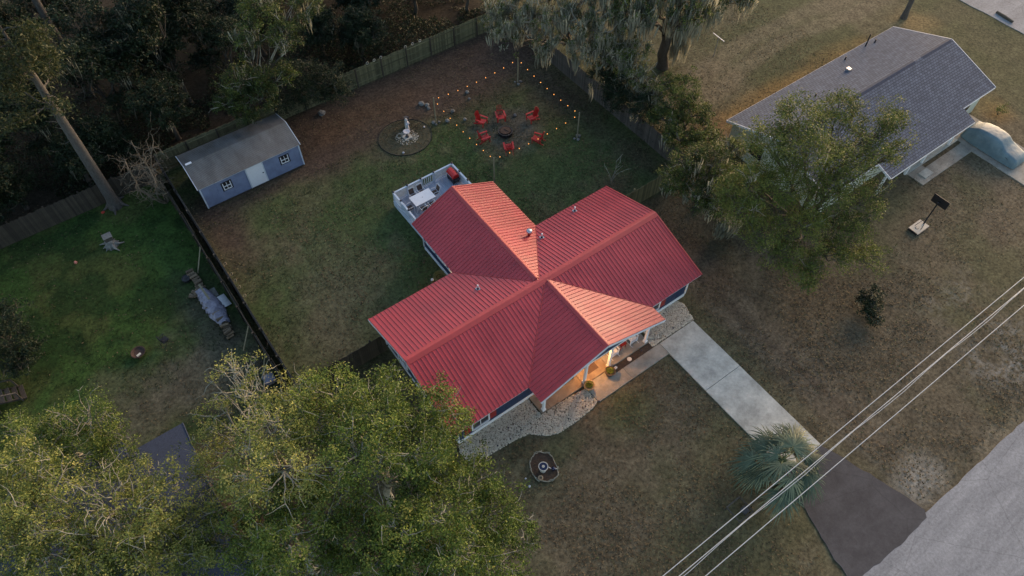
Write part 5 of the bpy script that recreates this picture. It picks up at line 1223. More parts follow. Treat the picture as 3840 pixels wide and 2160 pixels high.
# wooden frame with box near the palm
f_ = thing('box_frame', 'weathered wooden frame round a meter box at the palm', 'frame', (10.65, -16.86, 0))
for a, b_ in (((-.52, .5), (.52, .5)), ((-.52, -.52), (.52, -.52)), ((-.52, -.47), (-.52, .45)), ((.52, -.47), (.52, .45))): MB().beam((*a, .30), (*b_, .30), .07, .05).obj('frame_rail', 'fence_grey', f_)
for a in (-.52, .52):
    for c2 in (-.5, .48): MB().box(a - .035, a + .035, c2 - .03, c2 + .03, -.05, .27).obj('leg', 'fence_dark', f_)
o = MB().box(10.75, 11.1, -17.25, -16.85, 0, .20).obj('meter_box', 'dark_stone'); tag(o, 'dark meter box inside the wooden frame at the palm', 'box')
BLOBS = {
 'oak_house': ((-5.30, -6.00), [(-5.06,-1.74,8.5,1.50), (-3.80,-4.24,8.5,1.60), (-1.60,-4.88,7.5,1.50), (-0.97,-6.00,6.8,1.10), (-5.36,-5.39,9.0,1.70), (-3.38,-6.62,8.0,1.50), (-6.53,-2.66,8.0,1.40), (-2.52,-7.15,6.5,1.20), (-2.65,-2.47,7.5,1.10)]),
 'oak_lawn': ((-4.77, -9.68), [(-1.61,-8.57,6.0,1.40), (-1.56,-10.52,5.5,1.40), (-3.81,-9.50,7.0,1.60), (-5.75,-9.15,7.0,1.60), (-3.99,-11.28,6.5,1.60), (-2.33,-12.27,5.0,1.30), (-0.77,-11.87,4.2,0.90), (-7.44,-9.51,6.5,1.50), (-5.98,-10.70,6.0,1.50), (-4.20,-7.91,6.5,1.30)]),
 'oak_fence': ((-9.90, -1.80), [(-8.64,2.28,8.0,1.35), (-8.10,0.60,8.0,1.40), (-8.08,-2.11,9.0,1.70), (-9.68,-1.06,8.0,1.30), (-8.69,-4.24,9.0,1.70), (-10.19,-3.14,8.0,1.40), (-10.35,1.39,7.0,0.90), (-6.23,-0.93,8.0,1.20), (-11.45,0.17,6.5,1.00), (-11.84,-1.34,6.0,1.10), (-11.99,-2.69,6.0,1.10)]),
 'oak_gap': ((-10.04, -6.04), [(-10.19,-4.21,6.5,1.40), (-8.59,-4.35,6.0,1.30), (-7.31,-5.97,6.5,1.50), (-7.75,-7.64,6.0,1.50), (-10.21,-6.81,7.0,1.60), (-11.79,-5.90,6.0,1.40), (-9.66,-8.16,5.5,1.40), (-12.54,-3.49,5.0,1.20)]),
 'oak_west': ((-17.10, -0.40), [(-14.29,0.30,7.0,1.10), (-14.13,-1.72,7.0,1.20), (-15.41,-2.05,7.5,1.70), (-13.52,-2.85,6.0,1.10), (-15.62,-0.45,8.0,1.60), (-14.83,-3.43,6.5,1.50), (-16.13,-3.52,7.0,1.60), (-16.88,-2.15,7.5,1.50), (-14.08,-3.78,5.5,1.10)]),
 'oak_edge': ((-22.94, 3.98), [(-18.75,4.35,7.0,1.50), (-19.40,2.66,7.5,1.60), (-17.37,1.74,8.0,1.60), (-18.68,0.41,8.0,1.70), (-17.16,-0.39,8.0,1.60), (-20.07,0.02,7.5,1.60), (-18.64,-1.44,7.5,1.60), (-17.80,-2.46,7.0,1.30)]),
 'oak_steps': ((-18.35, 6.35), [(-15.69,5.85,6.0,1.50), (-17.01,6.35,5.5,1.20), (-15.20,4.67,5.5,1.00), (-18.42,6.54,5.0,1.20), (-17.01,4.43,5.0,1.30), (-15.50,3.17,5.0,1.10), (-19.44,8.30,4.5,1.00)]),
 'bush_steps': ((-19.60, 16.20), [(-18.76,16.57,2.4,1.20), (-18.70,15.57,1.8,1.00), (-18.83,18.39,2.3,1.10), (-19.64,15.56,1.8,0.90)]),
 'nb_tree': ((28.97, -5.31), [(28.02,-2.28,9.3,1.60), (30.69,-3.17,9.0,1.40), (31.74,-5.57,8.4,1.30), (25.28,-2.36,8.6,1.50), (26.51,-4.35,9.0,1.70), (28.70,-6.11,8.0,1.60), (23.44,-3.09,7.0,1.30), (21.94,-3.96,6.0,1.20), (24.54,-4.69,7.2,1.40), (26.81,-6.66,7.0,1.50), (29.19,-8.03,6.2,1.20), (22.72,-5.64,5.0,1.40), (24.96,-6.97,5.5,1.30), (27.41,-8.77,5.0,1.30), (23.29,-7.66,4.2,1.30), (25.35,-9.23,4.0,1.30), (23.42,-9.01,3.3,1.00), (27.83,-10.37,3.6,0.90), (33.61,-5.37,8.4,1.00), (32.27,-7.01,7.6,0.90), (22.51,-2.52,6.6,1.00)]),
 'right_a': ((27.40, 12.40), [(25.96,13.74,3.6,1.20), (26.18,11.74,3.5,1.30), (25.41,11.30,2.6,1.00), (26.21,8.94,3.3,1.20)]),
 'right_b': ((28.80, 6.60), [(28.51,7.61,4.6,1.30), (26.27,6.99,3.6,1.20), (28.25,5.92,3.6,1.20), (26.18,5.02,3.0,1.20), (27.62,3.98,3.0,1.00)]),
 'right_c': ((24.80, 1.00), [(23.63,1.99,4.7,1.30), (24.79,0.84,4.7,1.30), (22.35,1.41,3.6,1.10), (23.15,-0.32,3.8,1.30), (25.21,-0.44,4.2,1.10), (23.50,-1.50,3.0,0.90), (27.26,1.30,4.2,1.00)]),
 'back_a': ((1.60, 28.70), [(5.56,29.02,9.2,1.60), (5.70,26.34,8.2,1.30), (3.82,27.70,8.2,1.20), (8.35,27.38,9.0,1.30), (1.92,27.46,5.2,1.40), (2.61,25.61,4.6,1.30), (0.36,27.09,4.2,1.10), (4.09,25.96,5.4,1.30), (1.05,25.75,3.5,1.00)]),
 'back_b': ((7.60, 28.90), [(6.52,27.18,4.0,1.30), (7.77,25.92,3.2,1.30), (6.32,25.99,2.8,1.20), (8.35,25.12,2.4,1.10), (4.13,26.32,2.6,1.00)]),
 'moss_a': ((33.97, 14.62), [(28.56,13.79,8.0,1.60), (31.61,11.66,7.5,1.40), (31.35,14.12,9.0,1.80), (34.87,11.94,7.0,1.20), (34.14,12.97,9.0,1.80), (28.41,16.25,9.0,1.80), (37.61,11.73,7.0,1.10)]),
 'moss_b': ((28.30, 19.60), [(20.78,21.27,7.0,1.50), (22.01,19.10,7.0,1.50), (23.78,17.75,7.5,1.60), (24.95,15.65,7.5,1.60), (26.45,14.23,7.0,1.50), (20.33,19.58,6.0,1.20), (22.76,16.99,6.0,1.30), (24.63,14.42,6.0,1.30), (26.29,12.85,5.5,1.20), (24.48,21.07,8.0,1.70), (27.31,18.03,8.5,1.80)]),
 'moss_c': ((29.20, 11.60), [(26.98,12.89,4.8,1.20), (27.06,10.77,4.6,1.20), (26.90,9.00,4.2,1.00), (26.60,13.84,5.5,1.20), (28.10,12.75,5.5,1.20)]),
}

# ================================================================== PLANTS
def wob_path(p0, p1, n, amp, rng):
    p0 = np.array(p0, float); p1 = np.array(p1, float); L = np.linalg.norm(p1 - p0); out = [p0]; off = np.zeros(3)
    for i in range(1, n):
        u = i / n; off = off * .6 + rng.normal(size=3) * amp * L * .5
        out.append(p0 + (p1 - p0) * u + off * math.sin(math.pi * u))
    out.append(p1); return out
def build_tree(name, label, base, blobs, leaf='leaf_oak', leaf_n=6500, leaf_size=.15, trunk_r=.22, seed=1, bark='bark', twigmat='bark_pale', bare=.35, group=None, moss=0, moss_len=1.4, fork=.42, cat='tree', cluster=.36, density=1.0, tint_shift=0.0, bare_blobs=(), z_lift=True):
    rng = np.random.default_rng(seed); bx, by = base
    t = thing(name, label, cat, (bx, by, 0), 0, group)
    B = np.array(blobs, float); B[:, 0] -= bx; B[:, 1] -= by
    cen = (B[:, :3] * B[:, 3:4] ** 2).sum(0) / (B[:, 3:4] ** 2).sum()
    zf_ = max(1.0, B[:, 2].min() * .55 if B[:, 2].min() > 2 else cen[2] * fork)
    zf_ = min(zf_, cen[2] * .6)
    fk = np.array([cen[0] * .35, cen[1] * .35, zf_])
    tr = MB(); tw = MB()
    pth = wob_path((0, 0, -.15), fk, 5, .05, rng)
    tr.tube(pth, [trunk_r * 1.5, trunk_r * 1.08, trunk_r, trunk_r * .95, trunk_r * .9, trunk_r * .85], 10, 0, False)
    LP = []; LT = []; tips = []
    tot = (B[:, 3] ** 2).sum()
    for k, (x, y, z, r) in enumerate(B):
        c = np.array([x, y, z])
        end = c + np.array([0, 0, -.2 * r])
        p = wob_path(fk, end, 6, .10, rng); r0 = trunk_r * (.42 + .25 * rng.random())
        tr.tube(p, list(np.linspace(r0, .035, 7)), 7, 0, False)
        nb = int(7 + 4 * r); ends = []
        for i in range(nb):
            v = rng.normal(size=3); v[2] = abs(v[2]) * .8 - .1; v /= np.linalg.norm(v)
            e = c + v * r * rng.uniform(.7, 1.02) * np.array([1, 1, .8]); s = np.array(p[rng.integers(3, 7)])
            q_ = wob_path(s, e, 4, .13, rng); pale_ = rng.random() < bare
            (tw if pale_ else tr).tube(q_, [.055, .045, .034, .022, .01] if pale_ else [.038, .03, .022, .015, .008], 5, 0, False); ends.append(e)
            for j in range(4):
                a = np.array(q_[rng.integers(2, 5)]); e2 = a + (rng.normal(size=3) * .45 + v * .45) * r * .55
                (tw if pale_ else tr).tube(wob_path(a, e2, 3, .15, rng), [.024, .018, .012, .006], 4, 0, False); ends.append(e2)
        # leaf clusters: round the branch ends and over the shell of the clump
        n = int(leaf_n * 2.1 * density * r * r / tot * (.28 if k in bare_blobs else 1.0))
        ncl = max(6, int(n / 34)); v = rng.normal(size=(ncl, 3)); v[:, 2] = v[:, 2] * .75 + .25; v = unit(v)
        cc = c + v * (r * rng.uniform(.45, 1.05, (ncl, 1)) ** .7) * np.array([1, 1, .78])
        E = np.array(ends); m_ = min(len(E), ncl // 2)
        if m_: cc[:m_] = E[rng.integers(0, len(E), m_)]
        idx = rng.integers(0, ncl, n); P = cc[idx] + rng.normal(size=(n, 3)) * cluster * np.array([.5, .5, .34]) * (.6 + .25 * r)
        LP.append(P); ctint = rng.normal(0, .21, ncl) + rng.normal(0, .08); LT.append(.42 + ctint[idx] + rng.normal(0, .10, n) + tint_shift)
        tips += list(cc)
    P = np.concatenate(LP); T = np.concatenate(LT); ok = P[:, 2] > .08; P, T = P[ok], T[ok]
    tr.obj('trunk', bark, t, True)
    if tw.v: tw.obj('bare_branches', twigmat, t, True)['kind'] = 'stuff'
    V, F = leaf_quads(P, leaf_size * .88, rng, .55, .52)
    if leaf_n: put('crown', arr_mesh('crown', V, F, leaf, T), t)
    if moss:
        tips = np.array(tips); o_ = put('hanging_moss', moss_mesh(tips[rng.integers(0, len(tips), moss)], moss_len, rng), t); o_['kind'] = 'stuff'
    return t
def moss_mesh(A, length, rng, per=12, spread=.24):
    """curtains of hanging moss: narrow tapering strips hung from the points A"""
    n = len(A) * per; idx = np.repeat(np.arange(len(A)), per)
    cl = length * rng.uniform(.35, 1.2, len(A)); cs = rng.uniform(.5, 1.3, len(A))
    P = A[idx] + rng.normal(size=(n, 3)) * np.array([spread, spread, .18]) * cs[idx][:, None]
    L = cl[idx] * rng.uniform(.4, 1.1, n); P0 = P.copy()
    L = np.minimum(L, np.maximum(P0[:, 2] - .12, .05))
    a = rng.uniform(0, 6.28, n); s = np.stack([np.cos(a), np.sin(a), np.zeros(n)], 1) * rng.uniform(.025, .07, n)[:, None]
    sw = rng.normal(size=(n, 3)) * np.array([.07, .07, 0]); V = np.empty((n, 8, 3))
    conv = (A[idx] - P0) * np.array([1, 1, 0])
    for k, (u, w) in enumerate(((0, .45), (.35, 1.0), (.7, .75), (1.0, .12))):
        c = P0 + conv * u * .45 + sw * math.sin(u * 2.6); c[:, 2] = P0[:, 2] - L * u
        V[:, 2 * k] = c - s * w; V[:, 2 * k + 1] = c + s * w
    b = (np.arange(n) * 8)[:, None]; F = np.concatenate([b + np.array([[2 * k, 2 * k + 1, 2 * k + 3, 2 * k + 2]]) for k in range(3)])
    tn = np.tile(np.clip(.45 + rng.normal(0, .2, len(A))[idx] + rng.normal(0, .15, n), 0, 1), 3)
    return arr_mesh('hanging_moss', V.reshape(-1, 3), F, 'moss', tn)

GF = 'oaks in the foreground by the road side of the houses'
def bt(key, name, label, **kw):
    base, bl = BLOBS[key]; return build_tree(name, label, base, bl, **kw)
bt('oak_house', 'oak_tree', 'green live oak whose crown hangs over the corner of the red roof', leaf_n=15500, leaf_size=.135, seed=11, group=GF, bark='bark_pale', trunk_r=.24, bare=.55)
bt('oak_lawn', 'oak_tree', 'dense green live oak on the front lawn before the gravel bed', leaf_n=17500, leaf_size=.135, seed=12, group=GF, bark='bark_pale', trunk_r=.22, tint_shift=-.08, bare=.55)
bt('oak_fence', 'oak_tree', 'sparse oak with pale bare limbs at the end of the fence gap', leaf_n=10500, leaf_size=.125, seed=13, group=GF, bark='bark_pale', trunk_r=.22, bare=.75, tint_shift=.12, bare_blobs=(0, 1, 3), leaf='leaf_yellow')
bt('oak_gap', 'oak_tree', 'yellow-green oak between the two foreground driveway gaps', leaf_n=14500, leaf_size=.135, seed=14, group=GF, bark='bark_pale', trunk_r=.2, bare=.55, tint_shift=.04)
bt('oak_west', 'oak_tree', 'oak with pale lichened branches beside the dark shingle roof', leaf_n=13500, leaf_size=.13, seed=15, group=GF, bark='bark_pale', trunk_r=.22, bare=.65, tint_shift=.0, leaf='leaf_yellow', bare_blobs=(2, 4))
bt('oak_edge', 'oak_tree', 'wide oak with twiggy pale crown overhanging the dark-roofed house', leaf_n=14500, leaf_size=.13, seed=16, group=GF, bark='bark_pale', trunk_r=.24, bare=.6, tint_shift=.02, leaf='leaf_yellow', bare_blobs=(2, 4))
bt('oak_steps', 'oak_tree', 'small pale twiggy oak between the wooden steps and the dark roof', leaf_n=9500, leaf_size=.125, seed=17, group=GF, bark='bark_pale', trunk_r=.15, bare=.6, tint_shift=.0, leaf='leaf_oak', bare_blobs=(0,))
bt('bush_steps', 'dark_leaf_clump', 'dark evergreen bush beside the wooden steps on the green lawn', leaf='leaf_dark', leaf_n=5500, leaf_size=.14, seed=18, trunk_r=.09, bare=.05, tint_shift=.12, cat='shrub')
bt('nb_tree', 'oak_tree', 'large olive-green oak in front of the grey-roofed house, hung with a little moss', leaf='leaf_olive', leaf_n=34000, leaf_size=.135, seed=19, trunk_r=.22, bare=.12, moss=10, moss_len=1.1, tint_shift=.10, cluster=.46)
GR = 'trees crowding the right-hand fence'
bt('right_a', 'oak_tree', 'dark evergreen oak leaning over the right-hand fence beneath the moss', leaf='leaf_dark', leaf_n=6500, leaf_size=.15, seed=20, trunk_r=.14, bare=.15, group=GR, moss=8, tint_shift=.05)
bt('right_b', 'oak_tree', 'dark green oak between the right-hand fence and the corner of the grey roof', leaf='leaf_olive', leaf_n=8500, leaf_size=.15, seed=21, trunk_r=.15, bare=.15, group=GR, moss=5, tint_shift=-.12)
bt('right_c', 'oak_tree', 'grey mossy oak at the end of the short pale fence', leaf='leaf_olive', leaf_n=8000, leaf_size=.14, seed=22, trunk_r=.16, bare=.5, group=GR, moss=48, moss_len=1.2, tint_shift=-.15)
GB = 'trees just behind the back fence'
bt('back_a', 'oak_tree', 'tall two-tiered olive tree rising behind the blue shed', leaf='leaf_olive', leaf_n=13500, leaf_size=.15, seed=23, trunk_r=.16, bare=.45, group=GB, moss=22, tint_shift=-.24, fork=.3)
bt('back_b', 'oak_tree', 'low dusky tree spreading over the olive back fence near the shed', leaf='leaf_dark', leaf_n=8000, leaf_size=.14, seed=24, trunk_r=.12, bare=.2, group=GB, tint_shift=.05)
GM = 'oaks curtained with hanging moss'
bt('moss_a', 'moss_oak', 'large oak with a thick trunk on the lawn behind the right-hand fence, draped in moss', leaf='leaf_olive', leaf_n=6500, leaf_size=.16, seed=25, trunk_r=.42, bare=.3, group=GM, moss=300, moss_len=1.9, tint_shift=-.1)
bt('moss_b', 'moss_oak', 'grey moss-laden oak overhanging the corner of the back yard and the string lights', leaf='leaf_olive', leaf_n=5200, leaf_size=.14, seed=26, trunk_r=.26, bare=.8, group=GM, moss=430, moss_len=1.25, tint_shift=-.2)
bt('moss_c', 'moss_oak', 'small grey-green oak heavy with moss outside the right-hand fence', leaf='leaf_olive', leaf_n=3200, leaf_size=.14, seed=27, trunk_r=.16, bare=.6, group=GM, moss=170, moss_len=1.1, tint_shift=-.05)
# moss curtain low on the big trunk, loose moss wisp over the shed, moss clump by the pale fence
mb_ = np.random.default_rng(33)
t = thing('hanging_moss', 'long curtain of moss hanging round the thick oak trunk behind the fence', 'moss', (34.3, 14.2, 0))
A = np.stack([mb_.normal(.25, .5, 60), mb_.normal(-.2, .5, 60), mb_.uniform(2.2, 6.0, 60)], 1); put('strands', moss_mesh(A, 2.6, mb_), t)['kind'] = 'stuff'
t = thing('hanging_moss', 'pale wisp of moss on the ground growth beside the large oak of the grey-roofed house', 'moss', (24.2, -2.2, 0))
A = np.stack([mb_.normal(0, .25, 16), mb_.normal(0, .25, 16), mb_.uniform(.9, 2.4, 16)], 1); put('strands', moss_mesh(A, 1.6, mb_, 22), t)['kind'] = 'stuff'
twig_bush('bare_sapling', 'thin bare sapling behind the corner of the red roof by the pale fence', (21.2, 6.5, 0), 2.8, 4, 'bark_pale', 8, .25, .035)
twig_bush('dry_shrub', 'dry brown shrub at the far gable of the red-roofed house', (20.6, 6.0, 0), .9, 12, 'bark_dead', 9, .9, .012, 160, 'litter')
# bare tangled tree at the corner of the shed
t = thing('dead_tree', 'bare tangled tree between the blue shed and the fence gap', 'tree', (-6.9, 24.6, 0))
rng = np.random.default_rng(41); b = MB()
for k in range(4):
    a = k * 1.6; tip = np.array([math.cos(a) * 1.0, math.sin(a) * 1.0, 4.0 + rng.random()]); p = wob_path((.1 * math.cos(a), .1 * math.sin(a), -.1), tip, 6, .10, rng); b.tube(p, list(np.linspace(.10, .03, 7)), 6, 0, False)
    for i in range(22):
        s = np.array(p[rng.integers(2, 7)]); v = rng.normal(size=3); v[2] = v[2] * .55 - .05; e = s + v / np.linalg.norm(v) * rng.uniform(.7, 1.7); q_ = wob_path(s, e, 4, .16, rng); b.tube(q_, [.03, .024, .017, .011, .006], 4, 0, False)
        for j in range(4):
            s2 = np.array(q_[rng.integers(1, 5)]); b.tube(wob_path(s2, s2 + rng.normal(size=3) * .35, 2, .15, rng), [.012, .008, .004], 4, 0, False)
b.obj('trunk', 'bark_dead', t, True)

# ---- pines and the dark wood
def pine(label, base, h, r, seed, crown_z=.55, leaf_n=5200, group='tall pines at the edge of the wood'):
    rng = np.random.default_rng(seed); t = thing('pine_tree', label, 'tree', (*base, 0), rng.uniform(0, 6), group); b = MB()
    b.tube([(0, 0, -.2), (.03, 0, .8), (.08, .05, h * .4), (.05, .15, h * .75), (0, .1, h)], [r * 1.6, r * 1.05, r * .85, r * .55, .05], 12, 0, False)
    if r > .3:
        for k in range(5): a = k * 1.25; b.tube([(r * .7 * math.cos(a), r * .7 * math.sin(a), .5), (r * 1.6 * math.cos(a), r * 1.6 * math.sin(a), .12), (r * 2.6 * math.cos(a), r * 2.6 * math.sin(a), -.05)], [r * .45, r * .3, .04], 6, 0, False)
    LP = []
    for i in range(26):
        z = h * rng.uniform(crown_z, 1.0); a = rng.uniform(0, 6.28); L = (1.25 - (z / h)) * h * .26 + .7; e = np.array([math.cos(a) * L, math.sin(a) * L, z + L * .12]); q_ = wob_path((.05, .1, z), e, 4, .10, rng)
        b.tube(q_, [.06, .045, .03, .02, .01], 5, 0, False); n = leaf_n // 26; u = rng.uniform(.35, 1.05, n)[:, None]
        LP.append(np.array([.05, .1, z]) * (1 - u) + e * u + rng.normal(size=(n, 3)) * np.array([.36, .36, .24]))
    for i in range(7):
        z = h * rng.uniform(.15, crown_z); a = rng.uniform(0, 6.28); L = rng.uniform(.5, 1.4); b.tube(wob_path((.05, .05, z), (math.cos(a) * L, math.sin(a) * L, z - .1 * L), 3, .15, rng), [.03, .022, .014, .006], 5, 0, False)
    b.obj('trunk', 'pine_bark', t, True); P = np.concatenate(LP); V, F = leaf_quads(P, .26, rng, .2, .28); put('crown', arr_mesh('crown', V, F, 'needle', rng.beta(2, 2, len(P))), t)
    return t
pine('thick pine trunk with flared roots standing at the end of the green lawn', (-10.08, 26.45), 15.5, .38, 51, .55, 9000)
pine('grey pine trunk deep in the dark wood', (-7.6, 40.3), 18, .33, 52)
pine('leaning pine trunk at the dark edge of the wood behind the plank fence', (-12.3, 47.5), 17, .36, 53)
pine('pine on the sandy patch beside the far road', (57.0, 6.7), 11, .22, 54, .5, 3000)

def wood_proto(seed, h, r, nblob, leaf, n, size):
    rng = np.random.default_rng(seed); bl = []
    for k in range(nblob):
        a = rng.uniform(0, 6.28); d = r * math.sqrt(rng.random()) * .75; z = h * rng.uniform(.35, .92); bl.append((math.cos(a) * d, math.sin(a) * d, z, r * rng.uniform(.38, .6)))
    return build_tree('wood_tree', 'x', (0, 0), bl, leaf=leaf, leaf_n=n, leaf_size=size, trunk_r=.16, seed=seed, bare=.12, twigmat='bark_dead', group='trees of the dark wood', moss=6, moss_len=1.3, tint_shift=.0)
protos = []
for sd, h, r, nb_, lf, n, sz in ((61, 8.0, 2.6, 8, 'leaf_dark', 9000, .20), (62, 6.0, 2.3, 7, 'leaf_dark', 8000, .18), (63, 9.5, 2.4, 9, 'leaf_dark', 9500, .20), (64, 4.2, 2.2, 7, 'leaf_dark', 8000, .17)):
    p = wood_proto(sd, h, r, nb_, lf, n, sz); protos.append((p, [o for o in bpy.data.objects if o.parent == p]))
WOOD = [(-15.5, 30.0, 1), (-12.6, 33.5, 0), (-19.5, 31.5, 2), (-8.2, 30.4, 3), (-6.6, 34.6, 0), (-3.6, 30.6, 1), (-1.2, 34.0, 2), (2.6, 33.6, 0), (-16.5, 37.5, 0), (-11.5, 40.0, 2), (-3.2, 39.5, 1), (2.0, 39.0, 2), (6.6, 36.5, 1), (-7.2, 45.5, 2), (-1.0, 45.5, 0), (5.5, 43.0, 2), (10.8, 33.4, 3), (11.5, 38.2, 0), (15.5, 35.0, 3), (17.0, 39.0, 1), (20.2, 33.5, 1), (23.5, 36.5, 2), (-13.5, 46.5, 1), (10.5, 45.0, 2), (15.5, 44.5, 0), (-22.5, 28.8, 1), (-18.3, 29.3, 3), (-10.9, 29.6, 3), (24.5, 31.0, 0), (13.2, 30.6, 3), (29.5, 31.5, 2), (30.5, 26.5, 1), (-24.5, 22.5, 1), (-25.5, 18.0, 3), (20.5, 43.5, 2), (-3.5, 51.0, 2), (4.0, 50.0, 0), (-18, 43, 2)]
WLAB = ['tall dark evergreen tree of the wood behind the back fence', 'broad dark evergreen tree of the wood behind the back fence', 'slender high dark tree of the wood behind the back fence', 'low dark thicket tree of the wood behind the back fence']
seen = set(); rw = random.Random(5)
for x, y, k in WOOD:
    p, ch = protos[k]
    if k not in seen: seen.add(k); p.location = (x, y, 0); p.rotation_euler = (0, 0, rw.uniform(0, 6)); p['label'] = WLAB[k]
    else: copy_thing(p, ch, (x, y, 0), rw.uniform(0, 6.28), rw.uniform(.85, 1.2), WLAB[k])
# ---- undergrowth of the wood and along the right fence (one mass)
rng = np.random.default_rng(71); n = 46000
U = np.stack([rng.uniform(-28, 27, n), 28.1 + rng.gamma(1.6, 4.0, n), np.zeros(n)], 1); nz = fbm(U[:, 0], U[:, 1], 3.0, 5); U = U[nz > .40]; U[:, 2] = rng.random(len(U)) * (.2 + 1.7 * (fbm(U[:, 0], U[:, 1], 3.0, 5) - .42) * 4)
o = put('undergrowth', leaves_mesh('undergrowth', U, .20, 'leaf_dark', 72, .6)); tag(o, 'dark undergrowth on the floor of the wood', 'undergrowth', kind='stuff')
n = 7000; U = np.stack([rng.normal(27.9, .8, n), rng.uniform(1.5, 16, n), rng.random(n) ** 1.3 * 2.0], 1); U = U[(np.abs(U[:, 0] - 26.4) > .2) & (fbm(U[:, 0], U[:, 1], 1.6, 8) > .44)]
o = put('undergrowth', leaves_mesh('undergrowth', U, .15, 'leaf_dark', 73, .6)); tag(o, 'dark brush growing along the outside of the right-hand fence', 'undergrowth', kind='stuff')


build_tree('dark_leaf_clump', 'small dark leaf clump added for the shaded moss below the large oak of the grey-roofed house', (27.4, -12.6), [(27.4, -12.6, .7, .7), (27.9, -12.0, .9, .7), (27.0, -13.2, .5, .5)], leaf='leaf_dark', leaf_n=1500, leaf_size=.14, trunk_r=.05, seed=77, bare=.2, cat='shrub', moss=5, moss_len=.7)  # dark clump added in place of hanging moss and its shadow under the oak
# ---- palm
def palm(label, loc):
    rng = np.random.default_rng(81); t = thing('cabbage_palm', label, 'palm tree', loc); H = 2.7
    b = MB().tube([(0, 0, -.1), (.02, 0, .8), (0, .03, 1.9), (0, 0, H)], [.22, .19, .2, .22], 12); b.obj('trunk', 'pine_bark', t, True)
    NF = 25
    for i in range(NF):
        f = i / (NF - 1); el = math.radians(66 - 108 * f ** .8 + rng.normal() * 7); az = i * 2.39996 + rng.normal() * .22; L = rng.uniform(1.3, 2.1) * (.75 + .25 * min(1, i / 8))
        d = np.array([math.cos(az) * math.cos(el), math.sin(az) * math.cos(el), math.sin(el)]); s = np.array([-math.sin(az), math.cos(az), 0]); up = np.cross(d, s); up = up if up[2] > 0 else -up
        roll = rng.normal() * .45; s = s * math.cos(roll) + up * math.sin(roll)
        p0 = np.array([0, 0, H]); p1 = p0 + d * L * .5; hub = p0 + d * L * .85 + np.array([0, 0, -.10 - .12 * L * math.cos(el)])
        m_ = MB().tube([p0, p1, hub], [.035, .024, .016], 4)
        fr_v = []; fr_f = []; tn = []; nf = 34; ft = .42 + rng.normal() * .22 - (.35 if f > .86 else 0)
        dh = d * np.array([1, 1, .35]) + np.array([0, 0, -.25]); dh /= np.linalg.norm(dh)
        for j in range(nf):
            a = (j / (nf - 1) - .5) * math.radians(250) + rng.normal() * .03; l = (1.62 - .60 * abs(a) / 2.18) * rng.uniform(.72, 1.12)
            dd = dh * math.cos(a) + s * math.sin(a); ss = -dh * math.sin(a) + s * math.cos(a); bs = hub + dd * .04
            dr = (.22 + .50 * rng.random()) * (.7 + .6 * f); o = len(fr_v); fold = up * .025 * (1 if j % 2 else -1)
            for u, w in ((0, .012), (.4, .036), (.75, .024), (1.0, .003)):
                c = bs + dd * l * u * (1 - .12 * u) + np.array([0, 0, -1.0]) * dr * (u ** 2.4) * l + fold * u
                c[2] = max(c[2], .06); fr_v += [c - ss * w, c + ss * w]
            for q_ in range(3): fr_f.append([o + 2 * q_, o + 2 * q_ + 1, o + 2 * q_ + 3, o + 2 * q_ + 2]); tn.append(ft + rng.normal() * .10 + (.18 if q_ == 2 else 0))
        f_o = put('frond', arr_mesh('frond', np.array(fr_v), np.array(fr_f), 'palm', np.array(tn)), t); m_.obj('leaf_stem', 'leafstem', f_o)
    for i in range(9):
        az = rng.uniform(0, 6.28); p0 = np.array([0, 0, H - .1]); pts = [p0, p0 + np.array([math.cos(az) * .5, math.sin(az) * .5, -.25]), p0 + np.array([math.cos(az) * .75, math.sin(az) * .75, -1.0])]
        fr_v = []; fr_f = []
        for j in range(14):
            dd = np.array([math.cos(az + rng.normal() * .5) * .25, math.sin(az + rng.normal() * .5) * .25, -1]); l = rng.uniform(.5, .9); ss = np.array([-math.sin(az), math.cos(az), 0]); o = len(fr_v)
            for u, w in ((0, .02), (.5, .03), (1, .004)): c = pts[2] + dd * l * u; c[2] = max(c[2], .05); fr_v += [c - ss * w, c + ss * w]
            for q_ in range(2): fr_f.append([o + 2 * q_, o + 2 * q_ + 1, o + 2 * q_ + 3, o + 2 * q_ + 2])
        f_o = put('dead_frond', arr_mesh('dead_frond', np.array(fr_v), np.array(fr_f), 'litter', np.full(len(fr_f), .5)), t); MB().tube(pts, [.03, .024, .016], 4).obj('leaf_stem', 'bark_dead', f_o)
    return t
M['leafstem'] = pmat('leaf_stem', (.20, .23, .11), .5)
palm('round-crowned cabbage palm at the foot of the concrete driveway', (13.45, -16.55, 0))

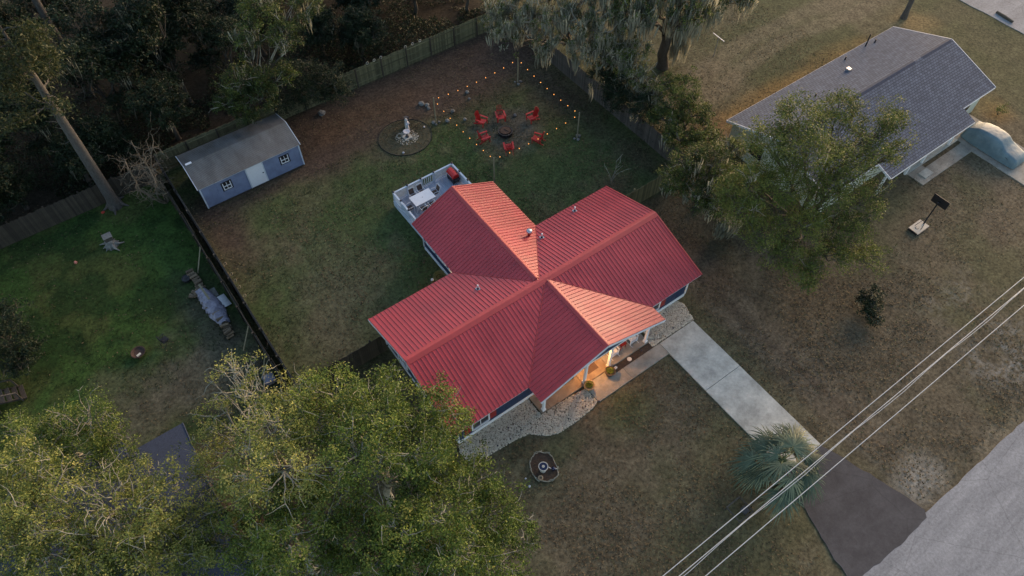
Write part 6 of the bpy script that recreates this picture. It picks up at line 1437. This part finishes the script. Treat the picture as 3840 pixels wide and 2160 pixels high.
# ---- leaf litter and grass tufts lying on the lawns (too many to count)
rng = np.random.default_rng(91); n = 90000
X = np.concatenate([rng.uniform(-24, 48, n), rng.uniform(-8, 34, n // 2)]); Y = np.concatenate([rng.uniform(-23, 30, n), rng.uniform(-22.5, 4, n // 2)])
def keep(X, Y):
    k = np.ones(len(X), bool)
    for (a, b_, c, d_) in ((-.3, 18.9, -4.9, 4.9), (5.3, 14, -6, -4), (6.3, 12.3, 4, 14.4), (14.4, 17.6, -17, -6), (8.5, 14.6, -7.2, -5.6), (30.8, 51, -6.5, 4.7), (-27, -12.2, -6, 5.7), (-4.8, 3.4, 21.9, 26.2), (12.7, 19.3, -23.4, -16.8), (46.4, 50.3, -13.6, -4.7)):
        k &= ~((X > a) & (X < b_) & (Y > c) & (Y < d_))
    k &= Y > -22.9
    return k
nz = fbm(X, Y, 2.6, 14); k = keep(X, Y) & (rng.random(len(X)) < sstep(.30, .66, nz)); k &= ~((X < -6.3) & (Y > 9) & (rng.random(len(X)) < .85))
P = np.stack([X[k], Y[k], rng.uniform(.0, .03, k.sum())], 1)
o = put('leaf_litter', leaves_mesh('leaf_litter', P, .115, 'litter', 92, 1.6, .6)); tag(o, 'fallen leaves scattered over the lawns', 'leaf litter', kind='stuff')
n = 230000; X = rng.uniform(-24, 48, n); Y = rng.uniform(-22.8, 27.6, n); g = fbm(X, Y, 2.2, 19) * .55 + fbm(X, Y, .45, 29, 2) * .45
k = keep(X, Y) & (rng.random(n) < sstep(.44, .60, g) * np.where((Y > 4) & (X < 26.5), 1.0, .2)) & ~((X > 2) & (Y > 21) & (X < 26.4)); X, Y = X[k], Y[k]; n = len(X)
hgt = rng.uniform(.03, .12, n); a = rng.uniform(0, 6.28, n); w = .02; V = np.empty((n, 3, 3)); ln_ = rng.normal(size=(n, 2)) * .04
V[:, 0] = np.stack([X - w * np.cos(a), Y - w * np.sin(a), np.full(n, -.04)], 1); V[:, 1] = np.stack([X + w * np.cos(a), Y + w * np.sin(a), np.full(n, -.04)], 1); V[:, 2] = np.stack([X + ln_[:, 0], Y + ln_[:, 1], hgt], 1)
o = put('grass', arr_mesh('grass', V.reshape(-1, 3), np.arange(n * 3).reshape(n, 3), 'grass', np.clip(.45 + rng.normal(0, .2, n) - .3 * (X < -6.3), 0, 1))); tag(o, 'short grass blades and tufts over the lawns', 'grass', kind='stuff')
